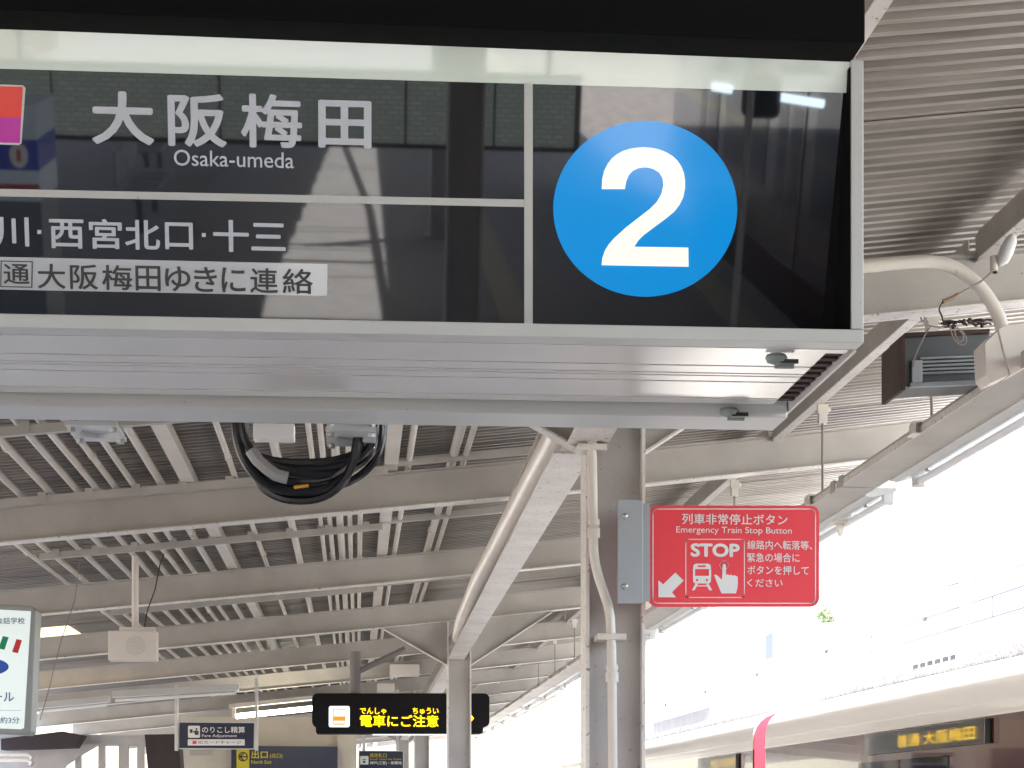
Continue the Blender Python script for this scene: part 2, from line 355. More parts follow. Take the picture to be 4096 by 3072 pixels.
for i, (X, r, y0, y1) in enumerate(conds):
    z = zb(X) + BH + r + 0.014
    t = thing('conduit', (X, y0, z), ('%s of the cream conduits running under the roof sheets' % ordw(i)) if i in (0, 18) else '%s cream conduit from the left under the roof sheets' % ordw(i), 'conduit', 'conduits laid over the roof beams')
    ys = [y0] + [q for q in range(int(y0) + 1, int(y1), 4)] + [y1]
    pts = [(X + 0.006 * math.sin(q * 1.3 + i), q, z + 0.004 * math.sin(q * .9 + 2 * i)) for q in ys]
    MB().tube(pts, r, 10).build('pipe_run', PIPE, t, smooth=True)
    mc = MB()
    for q in [5 + (i * 37 % 11) * .35 + 3.7 * k for k in range(5)]: mc.tube([(X, q, z), (X, q + 0.05, z)], r + 0.004, 10)
    mc.build('coupling', PIPE, t, smooth=True)
for X, lb in ((-0.855, 'square cream cable duct between the left conduits and the cable coil'), (0.178, 'square cream cable duct right of the cable coil')):
    z = zb(X) + BH + 0.008
    m = MB(); m.box(X - 0.035, X + 0.035, 3, 60, z, z + 0.055)
    tag(m.build('cable_duct', PIPE, base=Vector((X, 3, z))), lb, 'cable duct')
# support bars across the bays
for j, Yb in enumerate([8.5, 12.35, 10.28] + [10.5 + 1.85 + 3.5 * k for k in range(1, 8)]):
    for (x0, x1, dz, side) in ((-1.92 + (0.0 if j else -1), 0.16, 0, 'left'), (0.14, 1.15, 0.035, 'right')):
        xs = [x0, (x0 + x1) / 2, x1]; m = MB()
        zz = lambda x: zb(x) + BH - 0.035 + dz
        m.sweep([[Vector((x, Yb - 0.022, zz(x))), Vector((x, Yb + 0.022, zz(x))), Vector((x, Yb + 0.022, zz(x) + 0.038)), Vector((x, Yb - 0.022, zz(x) + 0.038))] for x in xs])
        n_ = 9 if j < 3 and side == 'left' else 0
        for q in range(n_): xx = x0 + 0.1 + q * (x1 - x0 - 0.2) / 8; m.box(xx - 0.02, xx + 0.02, Yb - 0.03, Yb - 0.0225, zz(xx) + 0.008, zz(xx) + 0.055)
        tag(m.build('support_bar', CREAM, base=Vector((x0, Yb, zz(x0)))), '%s conduit support bar %s' % (side, (['just behind the big sign', 'in the bay holding the loudspeaker pole', 'hugging the crossbeam behind the cable coil'] + ['in the %s roof bay beyond the big sign' % ORD[q] for q in range(2, 10)])[j]), 'support bar', 'conduit support bars')

# ------------------------------------------------------------------ THE BIG SIGN
SX0, SX1 = -2.3, 0.926
sg = thing('departure_sign', (-0.6, 3.6, 2.45), 'huge black glass departure sign with white frame and blue disc numbered 2', 'sign')
ZB0 = 2.450; ZT = 2.97
RX = Vector((0, 0, 0))
MB().box(SX0, SX1, 3.66, 4.18, 2.99, 3.17).build('housing', SIGNW, sg)
MB().prism([(.908, 3.52, 2.969), (SX0, 3.52, 2.969 + (SX1 - SX0) * .0085), (SX0, 3.52, 3.40), (.908, 3.52, 3.40)], (0, .68, 0)).build('hood', HOOD, sg, bevel=0.004)
MB().box(SX0, SX1, 3.60, 3.655, ZB0, 2.4745).build('bottom_rail', SIGNW, sg, bevel=0.002)
MB().box(0.9025, SX1, 3.601, 4.10, 2.4755, 2.9685).build('end_plate', SIGNW, sg, bevel=0.002)
MB().box(SX0, SX1, 4.08, 4.11, 2.478, 2.95).build('back_panel', SIGNW, sg)
MB().box(0.8995, 0.9022, 3.603, 4.05, 2.476, 2.955).build('inner_lining', HOOD, sg)
# soffit panels with open joints
g = [3.655, 3.694, 3.826, 3.892, 3.915, 3.968, 4.128, 4.195]
for i, (a, b) in enumerate(zip(g, g[1:])):
    z = ZB0 + (0.0 if i == 0 else 0.004)
    MB().box(SX0, SX1 - (0.012 if i == 0 else 0.045), a + 0.004, b - (0.005 if i != 6 else 0.012), z, z + 0.012).build('soffit_panel', SOFF, sg, bevel=0.0012)
MB().box(SX0, SX1 - 0.045, 3.70, 4.2, ZB0 + 0.018, ZB0 + 0.022).build('soffit_backing', DARKV, sg)
for k in range(10):
    y = 3.72 + k * 0.047; MB().box(SX1 - 0.043, SX1 - 0.008, y, y + 0.022, ZB0 + 0.008, ZB0 + 0.0175).build('grille_bar', BROWN, sg)
MB().box(SX1 - 0.006, SX1, 3.657, 4.36, ZB0 - 0.004, ZB0 + 0.025).build('end_lip', SIGNW, sg)
MB().box(SX0, SX1 - 0.008, 4.215, 4.36, ZB0 - 0.018, ZB0 + 0.03).build('back_rail', SIGNW, sg, bevel=0.003)
# two latches under the box
for cx, cy, Yk in ((3105, 1432, 0), (2915, 1645, 1)):
    p = atZ(cx, cy, ZB0 - 0.006); m = MB()
    m.tube([p + Vector((0, 0, 0.006)), p + Vector((0, 0, 0.0)), p + Vector((0, 0, -0.008)), p + Vector((0, 0, -0.012))], [0.018, 0.021, 0.017, 0.006], 14)
    m.tube([p + Vector((0.0, 0.014, -0.008)), p + Vector((0.036, 0.01, -0.010))], [0.009, 0.008], 8)
    kn = m.build('latch', GREENISH, sg, smooth=True)
    MB().box(p.x + 0.005, p.x + 0.04, p.y - 0.012, p.y - 0.006, p.z - 0.012, p.z - 0.004).build('latch_slot', BLACKR, kn, base=sg.location)
# the tilted black pane and its print
tilt = R(12)
PP = Plane((0, 3.609, 3.0), (0, -math.cos(tilt), -math.sin(tilt)))
def pane_pt(X, dist, dn=0.0): return Vector((X, 3.609, 3.0)) - PP.v * dist + PP.n * dn
m = MB(); q = [pane_pt(SX0 + 0.02, 0), pane_pt(0.9, 0), pane_pt(0.9, 0.545), pane_pt(SX0 + 0.02, 0.545)]
m.prism(q, -PP.n * 0.006); pane = m.build('glass_pane', PANE, sg)
def ppart(name, mt, fn): mb_ = MB(); fn(mb_); return mb_.build(name, mt, sg)
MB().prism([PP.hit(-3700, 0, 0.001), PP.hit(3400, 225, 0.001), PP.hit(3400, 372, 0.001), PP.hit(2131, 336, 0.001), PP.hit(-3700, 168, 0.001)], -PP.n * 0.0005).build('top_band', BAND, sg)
ppart('divider', SIGNW, lambda b: PP.poly(b, [(2097, 330), (2131, 332), (2131, 1330), (2097, 1330)]))
ppart('divider', SIGNW, lambda b: PP.poly(b, [(-3700, 680), (2096, 798), (2096, 828), (-3700, 710)]))
ppart('number_disc', BLUE, lambda b: PP.poly(b, ell(2581, 835, 368, 352, 96)))
two = [(397,738),(399,700),(406,668),(420,640),(437,618),(455,603),(480,589),(510,580),(540,576),(562,575),(590,577),(620,583),(648,594),(672,608),(692,626),(708,650),(718,676),(722,704),(722,735),(715,770),(700,800),(680,826),(650,851),(600,888),(560,918),(540,938),(524,963),
       (735,966),(736,1041),(397,1035),(399,1008),(410,977),(425,953),(445,930),(490,889),(540,850),(585,815),(612,788),(630,757),(638,722),(634,695),(622,674),(600,660),(580,654),(560,653),(538,657),(518,667),(503,683),(493,706),(487,738)]
ppart('numeral', TWO, lambda b: PP.poly(b, [(2000 + x * 1.025, y * 1.025) for x, y in two], off=0.002))
def l1(b):
    text(b, PP, '大', 366, 366, 616, 579, 0.028); text(b, PP, '阪', 671, 375, 907, 588, 0.026)
    text(b, PP, '梅', 963, 377, 1208, 592, 0.022); text(b, PP, '田', 1273, 402, 1486, 593, 0.026)
ppart('station_name', LETTER, l1)
ppart('station_name_latin', LETTER, lambda b: text(b, PP, 'Osaka-umeda', 696, 604, 1176, 668, 0.004))
def l2(b):
    for ch, x0, x1, y0, y1 in (('川', -22, 116, 868, 986), ('西', 197, 335, 877, 994), ('宮', 356, 488, 876, 996), ('北', 500, 640, 880, 999), ('口', 660, 772, 890, 998), ('十', 852, 996, 880, 1008), ('三', 1005, 1143, 893, 1003)):
        text(b, PP, ch, x0, y0, x1, y1, 0.02)
    for cx, cy in ((157, 928), (815, 940)): PP.poly(b, [(cx - 8, cy - 8), (cx + 8, cy - 8), (cx + 8, cy + 8), (cx - 8, cy + 8)])
ppart('stops_line', LETTER, l2)
ppart('white_strip', STRIPW, lambda b: PP.poly(b, [(-1800, 988), (1310, 1056), (1308, 1184), (-1800, 1122)]))
def l3(b):
    for ch, x0, x1 in (('通', 14, 118), ('大', 150, 262), ('阪', 280, 392), ('梅', 408, 528), ('田', 542, 642), ('ゆ', 660, 762), ('き', 776, 868), ('に', 886, 982), ('連', 1000, 1112), ('絡', 1130, 1252)):
        s = x0 * 0.0205; text(b, PP, ch, x0, 1052 + s if ch != '通' else 1056, x1, 1152 + s if ch != '通' else 1136, 0.014, off=0.0026)
    PP.line(b, [(5, 1044), (129, 1047), (127, 1149), (3, 1146), (5, 1044)], 0.0018, off=0.0026)
ppart('strip_lettering', DARKTXT, l3)
ppart('sticker_border', SWHITE, lambda b: PP.poly(b, [(-260, 330), (92, 341), (102, 352), (86, 572), (76, 580), (-260, 570)], off=0.001))
ppart('sticker', STR, lambda b: PP.poly(b, [(-255, 337), (91, 347), (84, 470), (-255, 462)], off=0.002))
ppart('sticker', STM, lambda b: PP.poly(b, [(-255, 462), (84, 470), (79, 572), (-255, 564)], off=0.002))
# hanging flanges and bracket behind the sign
for cx, lb in ((385, 'left white flange plate with bolts under the back of the big sign'), (1405, 'right white flange plate with bolts beside the cable coil')):
    Yp = 4.72; z = 2.438 + (0.0 if cx > 1000 else 0.008)
    c = atZ(cx, 1735 + (20 if cx > 1000 else 0), z); c.y = min(c.y, 4.8)
    t = thing('flange_plate', c, lb, 'flange plate', 'flange plates under the sign')
    mm = MB(); hw, hd = 0.057, 0.10
    # plate with a round hole
    ring = []; n = 24
    for k_ in range(n):
        a = 2 * math.pi * k_ / n; ca, sa = math.cos(a), math.sin(a); s_ = min(hw / abs(ca) if ca else 9, hd / abs(sa) if sa else 9)
        ring.append((Vector((0.036 * ca, 0.055 * sa, 0)), Vector((ca * s_, sa * s_, 0))))
    vs = []; 
    for a, b in ring: vs += [c + a, c + b, c + a + Vector((0, 0, .009)), c + b + Vector((0, 0, .009))]
    fs = []
    for k_ in range(n):
        i0, i1 = 4 * k_, 4 * ((k_ + 1) % n); fs += [(i0, i1, i1 + 1, i0 + 1), (i0 + 2, i0 + 3, i1 + 3, i1 + 2), (i0 + 1, i1 + 1, i1 + 3, i0 + 3), (i0, i0 + 2, i1 + 2, i1)]
    mm.add(vs, fs); mm.build('plate', SIGNW, t)
    mm = MB(); mm.box(c.x - 0.04, c.x + 0.04, c.y - 0.02, c.y + 0.07, c.z + 0.0095, c.z + 0.10); mm.build('stub', SIGNW, t)
    for sx in (-1, 1):
        for sy in (-1, 1):
            b_ = MB(); q = c + Vector((sx * 0.046, sy * 0.07, 0)); bolt(b_, q - Vector((0, 0, .005)), .0095, .009); bolt(b_, q + Vector((0, 0, .022)), .0095, .022); b_.build('bolt', ZINC, t)
p0, p1 = atY(1012, 1722, 5.2), atY(1178, 1712, 5.2)
m = MB(); m.box(p0.x, p1.x, 5.2, 5.26, p0.z - 0.02, p1.z + 0.012)
tag(m.build('bracket_block', mat('white_block', (0.8, 0.79, 0.77), .4), base=Vector((p0.x, 5.2, p0.z)), bevel=0.003), 'bright white bracket block behind the black cable coil', 'bracket')
# cable coil
coil = thing('cable_coil', atY(1240, 1690, 4.7), 'coil of black cables hanging below the back of the big sign', 'cable')
def arc(xl, xr, yt, yb, Y0, Y1, r, skew=0.0, n=26, pw=0.8):
    P = []
    for k_ in range(n + 1):
        a = math.pi * k_ / n; c_, s_ = math.cos(a), max(0.0, math.sin(a))
        x = (xl + xr) / 2 - (xr - xl) / 2 * math.copysign(abs(c_) ** 0.85, c_) + skew * s_; y = yt + (yb - yt) * (s_ ** pw)
        P.append(atY(x, y, Y0 + (Y1 - Y0) * k_ / n))
    P = [P[0] + Vector((0, 0, .12))] + P + [P[-1] + Vector((0, 0, .12))]
    return P
for (xl, xr, yb, Y0, Y1, r, sk) in ((948, 1512, 1852, 4.62, 4.72, .010, -20), (940, 1500, 1875, 4.66, 4.62, .010, 10), (965, 1495, 1900, 4.60, 4.66, .0105, 30), (945, 1440, 1925, 4.70, 4.60, .010, 20),
                                  (955, 1530, 1955, 4.64, 4.74, .010, 0), (942, 1425, 1968, 4.60, 4.64, .0105, 25), (975, 1430, 2002, 4.67, 4.60, .0105, 0), (952, 1520, 1880, 4.74, 4.70, .010, 20), (1440, 1460, 1780, 4.66, 4.66, .010, 0)):
    MB().tube(arc(xl, xr, 1690, yb, Y0, Y1, r, sk), r, 8).build('cable', BLACKR, coil, smooth=True)
pts = [atY(x, y, 4.585) for x, y in ((1003, 1800), (1030, 1840), (1065, 1872), (1105, 1900), (1150, 1912))]
MB().tube(pts, 0.0145, 8).build('tape_wrap', TAPE, coil, smooth=True)
MB().tube([atY(x, y, 4.583) for x, y in ((1175, 1950), (1205, 1946), (1235, 1942))], 0.004, 6).build('yellow_core', mat('core_yellow', (.6, .3, .03), .5), coil)

# ------------------------------------------------------------------ conduit on the first column
cy = 6.86
t = thing('column_conduit', atY(2450, 3072, cy), 'cream conduit with couplings bending down the front of the near column', 'conduit')
P = [(2363, 1620), (2368, 1800), (2373, 2060), (2375, 2200), (2380, 2250), (2395, 2310), (2415, 2370), (2432, 2420), (2441, 2470), (2445, 2560), (2448, 2700), (2451, 3080), (2453, 4200)]
MB().tube([atY(x, y, cy) for x, y in P], 0.0165, 14).build('pipe_run', PIPE, t, smooth=True)
for ya, yb_, xx in ((2079, 2154, 2375), (2660, 2728, 2448)):
    a, b = atY(xx, ya, cy), atY(xx, yb_, cy); m = MB()
    m.tube([a, a.lerp(b, .3), a.lerp(b, .32), a.lerp(b, .42), a.lerp(b, .45), b], [.021, .021, .0185, .0185, .0225, .0225], 14); m.build('coupling', PIPE, t, smooth=True)
for yy, xx in ((1790, 2368), (2548, 2445)):
    a = atY(xx, yy, cy); MB().box(a.x - .05, a.x + .05, cy - .018, cy + .09, a.z - .011, a.z + .011).build('clamp', PIPE, t, bevel=.002)

# ------------------------------------------------------------------ red emergency sign
rs = thing('emergency_sign', atY(2700, 2428, 6.83), 'red emergency train stop button sign bracketed to the near column', 'sign')
RP = Plane((0, 6.83, 0), (0, -1, 0))
m = MB(); m.prism([RP.hit(x, y) for x, y in rrect(2596, 2022, 3277, 2427, 34)], (0, 0.012, 0)); m.build('board', RED, rs)
m = MB(); m.box(atY(2471, 1997, 6.80).x, atY(2572, 1997, 6.80).x, 6.80, 6.81, atY(2500, 2414, 6.8).z, atY(2500, 1997, 6.8).z); m.build('mounting_plate', ALU, rs, bevel=.002)
m = MB(); m.box(atY(2560, 1997, 6.811).x, atY(2600, 1997, 6.811).x, 6.811, 6.828, atY(2500, 2402, 6.8).z, atY(2500, 2010, 6.8).z); m.build('mounting_arm', ALU, rs)
for yy in (2064, 2345):
    a = atY(2500, yy, 6.797); m = MB(); m.tube([a + Vector((0, .003, 0)), a - Vector((0, .004, 0)), a - Vector((0, .008, 0))], [.0105, .010, .005], 12); m.build('bolt', ZINC, rs, smooth=True)
K = 860 / 2212.0
def rp(x, y): return (2440 + x * K, 1980 + y * K)
def rpart(name, fn, mt=SWHITE): b = MB(); fn(b); return b.build(name, mt, rs)
def ring_line(b, pl, pts, w, off=0.001): pl.line(b, pts + [pts[0]], w, off)
rpart('border_line', lambda b: ring_line(b, RP, rrect(2612, 2036, 3262, 2413, 20), 0.0034))
rpart('pictogram_frame', lambda b: ring_line(b, RP, [rp(*p) for p in rrect(780, 456, 1383, 1054, 26)], 0.0028))
rpart('lettering', lambda b: text(b, RP, '列車非常停止ボタン', *rp(742, 195), *rp(1826, 306), 0.012))
rpart('lettering', lambda b: text(b, RP, 'Emergency Train Stop Button', *rp(683, 328), *rp(1872, 412), 0.004))
rpart('lettering', lambda b: text(b, RP, 'STOP', *rp(830, 498), *rp(1335, 638), 0.045))
for s_, x1, y0, y1 in (('線路内へ転落等、', 2080, 468, 562), ('緊急の場合に', 1950, 597, 692), ('ボタンを押して', 2045, 728, 820), ('ください', 1775, 865, 945)):
    rpart('lettering', lambda b, s_=s_, x1=x1, y0=y0, y1=y1: text(b, RP, s_, *rp(1412, y0), *rp(x1, y1), 0.01))
rpart('arrow', lambda b: RP.poly(b, [rp(*p) for p in ((498, 878), (548, 918), (672, 798), (758, 880), (638, 1000), (680, 1053), (498, 1052))]))
def train_pic(b):
    # body as frame pieces round the window
    RP.poly(b, [rp(*p) for p in ((856, 762), (856, 730), (868, 712), (890, 706), (1005, 706), (1028, 714), (1038, 732), (1038, 762))])
    RP.poly(b, [rp(*p) for p in ((854, 762), (876, 762), (876, 832), (854, 832))])
    RP.poly(b, [rp(*p) for p in ((1018, 762), (1040, 762), (1040, 832), (1018, 832))])
    RP.poly(b, [rp(*p) for p in ((854, 832), (1040, 832), (1038, 890), (1020, 910), (872, 910), (856, 892))])
    RP.poly(b, [rp(*p) for p in ((880, 912), (908, 912), (870, 980), (842, 980))])
    RP.poly(b, [rp(*p) for p in ((985, 912), (1014, 912), (1052, 980), (1020, 980))])
    RP.poly(b, [rp(*p) for p in ((893, 930), (1000, 930), (1003, 941), (890, 941))])
rpart('train_pictogram', train_pic)
def holes(b):
    RP.poly(b, [rp(*p) for p in ((903, 724), (985, 724), (985, 741), (903, 741))], off=.003)
    for cx in (896, 998): RP.poly(b, [rp(*p) for p in ell(cx, 875, 12, 12, 14)], off=.003)
rpart('train_pictogram_detail', holes, RED)
def hand(b):
    RP.poly(b, [rp(*p) for p in ((1158, 730), (1162, 716), (1175, 708), (1188, 716), (1193, 730), (1195, 822), (1215, 816), (1228, 826), (1248, 820), (1265, 830), (1285, 826), (1300, 836), (1313, 838), (1316, 900), (1310, 960), (1296, 1012), (1148, 1012), (1125, 960), (1092, 880), (1072, 824), (1085, 818), (1108, 830), (1152, 872))])
    RP.line(b, [rp(*p) for p in ell(1174, 722, 44, 44, 28)] + [rp(1174 + 44, 722)], 0.0022)
rpart('hand_pictogram', hand)

# ------------------------------------------------------------------ hanging lighting rail along the platform edge
RAILX = 2.12
def railseg(y0, y1, label):
    t = thing('lighting_rail', (RAILX, y0, 3.0), label, 'lighting rail', 'lighting rails above the platform edge')
    m = MB(); m.box(RAILX, RAILX + 0.18, y0, y1, 3.0, 3.035); m.build('trunking', CREAM, t)
    m = MB(); m.box(RAILX - 0.004, RAILX - 0.0005, y0, y1, 2.994, 3.022); m.build('edge_strip', FLANGE, t)
    m = MB(); m.prism([(RAILX + 0.181, y0 + .2, 3.035), (RAILX + 0.181, y0 + .2, 2.995), (RAILX + 0.22, y0 + .2, 2.99), (RAILX + 0.33, y0 + .2, 3.02), (RAILX + 0.33, y0 + .2, 3.035)], (0, y1 - y0 - .4, 0)); m.build('reflector', SIGNW, t)
    m = MB(); cyl(m, (RAILX + 0.30, (y0 + y1) / 2, 2.985), 0.0165, y1 - y0 - .5, 'Y', 12); m.build('tube_lamp', mat('unlit_tube', (.72, .74, .76), .15), t, smooth=True)
    for yy in (y0 + .24, y1 - .24):
        m = MB(); m.box(RAILX + 0.275, RAILX + 0.325, yy - .02, yy + .02, 2.965, 3.03); m.build('lamp_holder', SIGNW, t, bevel=.004)
    m = MB()
    for yy in (y0 + .5, y1 - .5): bolt(m, (RAILX + 0.265, yy, 2.995), .012, .012)
    m.build('bolt', ZINC, t)
    t.location += Vector((0.07, 0, 0.06))
    for yy in (y0 + 0.02, y1 - 0.1): MB().box(RAILX + .062, RAILX + .0655, yy, yy + .08, 3.045, 3.10).build('splice', CREAM, t)
yy = 4.0
for i in range(16):
    railseg(yy, yy + 2.46, ('lighting rail section with an unlit tube, %s from the right edge of the photo' % ORD[i].replace('nearest', 'first'))); yy += 2.5
# little junction box between two rail sections
a = atX(3360, 2070, RAILX + 0.33)
m = MB(); m.box(a.x - .05, a.x + .05, a.y - .05, a.y + .05, a.z - .03, a.z + .05); m.prism([(a.x - .02, a.y, a.z - .03), (a.x + .03, a.y, a.z - .03), (a.x + .015, a.y, a.z - .09), (a.x + .0, a.y, a.z - .09)], (0, .03, 0))
tag(m.build('junction_box', PIPE, base=a, bevel=.002), 'small cream junction box under the lighting rail beside the red sign', 'junction box')
# rods
for i, (x, yt, yb_) in enumerate(((3727, 1500, 1690), (3290, 1690, 1985), (2938, 1955, 2100), (2298, 2500, 2600), (2155, 2640, 2745), (2220, 2560, 2680))):
    a = atX(x, yt, 2.24); top = 3.48
    lab = ['right hand rod hanging the lighting rail, below the floodlight', 'rod hanging the lighting rail just above the red sign right end', 'short rod hanging behind the top edge of the red sign', 'thin rod hanging the far rail left of the near column', 'thin far rod hanging the rail right of the second column', 'thin rod between the second and near column'][i]
    t = thing('hanger_rod', (2.075, a.y, 3.05), lab, 'rod', 'rods hanging the lighting rail')
    m = MB(); m.tube([(2.075, a.y, 3.02), (2.075, a.y, top)], 0.006, 8); m.build('rod', WIREG, t, smooth=True)
    m = MB(); m.box(2.05, 2.10, a.y - .02, a.y + .02, top - .045, top); bolt(m, (2.10, a.y, top - .02), .012, .03, 'X'); m.box(2.055, 2.095, a.y - .022, a.y + .022, top - .09, top - .046); m.build('clamp', PIPE, t)
    m = MB(); m.box(2.0, 2.10, a.y - .04, a.y + .04, 3.036, 3.044); m.box(1.985, 2.02, a.y - .04, a.y + .04, 2.99, 2.996); m.box(1.995, 2.001, a.y - .04, a.y + .04, 2.9965, 3.0355); bolt(m, (2.075, a.y, 3.055), .011, .018); m.build('saddle', PIPE, t); t.location += Vector((0.165, 0, 0.06))

# conduit arc, bracket box, floodlight and lamp socket at the right edge
P = [(3200, 1084), (3455, 1066), (3600, 1052), (3700, 1046), (3770, 1052), (3830, 1075), (3888, 1116), (3938, 1168), (3975, 1225), (4000, 1275), (4012, 1330)]
def smooth_pts(P, n=3):
    P = [Vector(p) for p in P]
    for _ in range(n):
        Q = [P[0]]
        for a, b in zip(P, P[1:]): Q += [a.lerp(b, .25), a.lerp(b, .75)]
        P = Q + [P[-1]]
    return P
yF = 6.55
m = MB(); m.tube(smooth_pts([atY(x, y, yF) for x, y in P], 2), 0.0225, 16)
tag(m.build('bent_conduit', PIPE, smooth=True, base=atY(4012, 1330, yF)), 'thick cream conduit arching from the sign down to the box at the right edge', 'conduit')
a, b = atY(3985, 1325, 6.5), atY(4300, 1600, 6.5)
m = MB(); m.prism([atY(x, y, 6.47) for x, y in ((3992, 1318), (4016, 1300), (4190, 1290), (4190, 1420), (4045, 1502), (4040, 1500))], (0, .09, 0)); 
m.prism([atY(x, y, 6.475) for x, y in ((3938, 1372), (3990, 1322), (4038, 1500), (3968, 1530), (3944, 1500))], (0, .12, 0))
tag(m.build('conduit_box', SPK, base=b, bevel=.003), 'cream metal box at the right edge where the bent conduit ends', 'junction box')
fl = thing('floodlight', atY(3780, 1330, 6.85), 'dark grey floodlight with ribbed back hanging below the beam at the right', 'floodlight')
def fbox(x0, x1, yt, yb_, Y0, Y1, name, mt, sl_=0): 
    p, q_ = atY(x0, yb_, Y0), atY(x1, yt, Y0); mm = MB(); mm.prism([atY(x0, yt, Y0), atY(x1, yt + sl_, Y0), atY(x1, yb_ + sl_, Y0), atY(x0, yb_, Y0)], (0, Y1 - Y0, 0)); return mm.build(name, mt, fl, bevel=.002)
fbox(3612, 3960, 1348, 1548, 6.86, 7.06, 'body', DGREY, -18)
fbox(3604, 3622, 1350, 1560, 6.80, 7.06, 'end_cap', BROWN)
for k_ in range(5): fbox(3680, 3942, 1428 + k_ * 15, 1438 + k_ * 15, 6.845, 6.858, 'fin', LGREY, -10)
fbox(3640, 3950, 1530, 1548, 6.835, 6.858, 'lip', LGREY, -12)
fbox(3648, 3690, 1440, 1545, 6.84, 6.858, 'glass_rim', ALU, 0)
fbox(3620, 3960, 1330, 1347, 6.84, 7.05, 'yoke', BROWN, -16)
def wire(name, P, Yw, r, mt, label, cat='cable'):
    m = MB(); m.tube(smooth_pts([atY(x, y, Yw + (dy if len(q_) > 2 else 0)) for q_ in P for (x, y, dy) in [q_ if len(q_) == 3 else (*q_, 0)]], 2), r, 6)
    return tag(m.build(name, mt, smooth=True, base=atY(P[0][0], P[0][1], Yw)), label, cat)
wire('lamp_cable', [(3985, 1075), (3960, 1095), (3920, 1130), (3880, 1150), (3830, 1180)], 6.5, .004, WIREG, 'stiff brown cable from the lamp socket to the taped joint')
wire('joint_tape', [(3832, 1178), (3815, 1190), (3790, 1200), (3772, 1206)], 6.5, .0085, mat('tan_tape', (.35, .25, .17), .6, var=.3), 'tan taped cable joint hanging in front of the beam')
wire('dangling_wire', [(3772, 1206), (3762, 1220), (3755, 1240), (3768, 1265), (3772, 1290), (3790, 1300), (3815, 1285)], 6.5, .0028, BLACKR, 'short black wire below the taped joint')
wire('looped_wire', [(3682, 1268), (3690, 1290), (3720, 1305), (3770, 1310), (3800, 1290), (3802, 1320), (3812, 1350), (3835, 1378), (3862, 1380), (3866, 1350), (3850, 1325), (3815, 1305), (3822, 1350), (3845, 1372), (3858, 1345), (3830, 1310)], 6.75, .0026, WIREG, 'loose loops of thin grey wire over the floodlight')
wire('trailing_wire', [(3722, 1305), (3705, 1330), (3690, 1360), (3670, 1400), (3656, 1440), (3652, 1470)], 6.8, .0026, WIREG, 'thin grey wire trailing down the left end of the floodlight')
m = MB(); rng = random.Random(3)
for _ in range(26):
    x = 3770 + rng.random() * 180; p = atY(x, 1302 - (x - 3770) * .06 + rng.uniform(-12, 10), 6.9 + rng.uniform(-.05, .05)); q_ = p + Vector((rng.uniform(-.05, .05), rng.uniform(-.02, .02), rng.uniform(-.008, .008)))
    m.tube([p, p.lerp(q_, .5) + Vector((0, 0, .004)), q_], rng.uniform(.002, .006), 5)
o = struct('nest_debris', m, BROWN, kind='stuff'); o['label'] = 'dark brown nest debris on the beam flange above the floodlight'; o['category'] = 'debris'
ls = thing('lamp_socket', atY(4000, 1000, 6.5), 'white swivel lamp socket clipped under the purlin at the upper right', 'lamp socket')
MB().tube([atY(4052, 942, 6.5), atY(4045, 960, 6.5), atY(4028, 1000, 6.5), atY(4010, 1040, 6.5), atY(3998, 1062, 6.5)], [.012, .020, .024, .021, .006], 14).build('shade', SIGNW, ls, smooth=True)
MB().tube([atY(3975, 1030, 6.52), atY(3975, 1088, 6.5)], .0135, 12).build('socket', PIPE, ls, smooth=True)
MB().tube([atY(3982, 1088, 6.5), atY(3982, 1094, 6.5)], .008, 8).build('socket_opening', BLACKR, ls)

# ------------------------------------------------------------------ speaker box, ad sign
Ys = 12.3
sp = thing('speaker_box', atY(530, 2521, Ys), 'cream loudspeaker box with round perforated grille hanging on a pole', 'speaker')
p, q_ = atY(432, 2641, Ys), atY(618, 2524, Ys)
MB().box(p.x, q_.x + .012, Ys, Ys + .13, p.z, q_.z).build('body', SPK, sp, bevel=.004)
m = MB(); SPc = atY(542, 2582, Ys - .001)
for rr, nn in ((.008, 6), (.018, 12), (.028, 18), (.038, 24), (.048, 30), (.056, 36)):
    for k_ in range(nn):
        a = 2 * math.pi * k_ / nn; c = SPc + Vector((rr * math.cos(a), 0, rr * math.sin(a))); m.prism([c + Vector((.0022 * math.cos(w), 0, .0022 * math.sin(w))) for w in (0, 1.57, 3.14, 4.71)], (0, .0005, 0))
m.build('grille', mat('grille_hole', (.16, .13, .11), .8), sp)
MB().tube([atY(541, 2225, Ys + .06), atY(541, 2524, Ys + .06)], .021, 14).build('pole', SPK, sp, smooth=True)
MB().box(SPc.x - .1, SPc.x + .11, Ys + .02, Ys + .1, q_.z + .001, q_.z + .025).build('bracket', SPK, sp)
m = MB(); m.tube([atY(655, 2215, Ys + .1), atY(640, 2260, Ys + .1), atY(620, 2360, Ys + .1), atY(590, 2440, Ys + .1), atY(576, 2515, Ys + .1)], .004, 6)
tag(m.build('speaker_cable', BLACKR, base=atY(576, 2515, Ys)), 'thin black cable running from the roof to the loudspeaker box', 'cable')

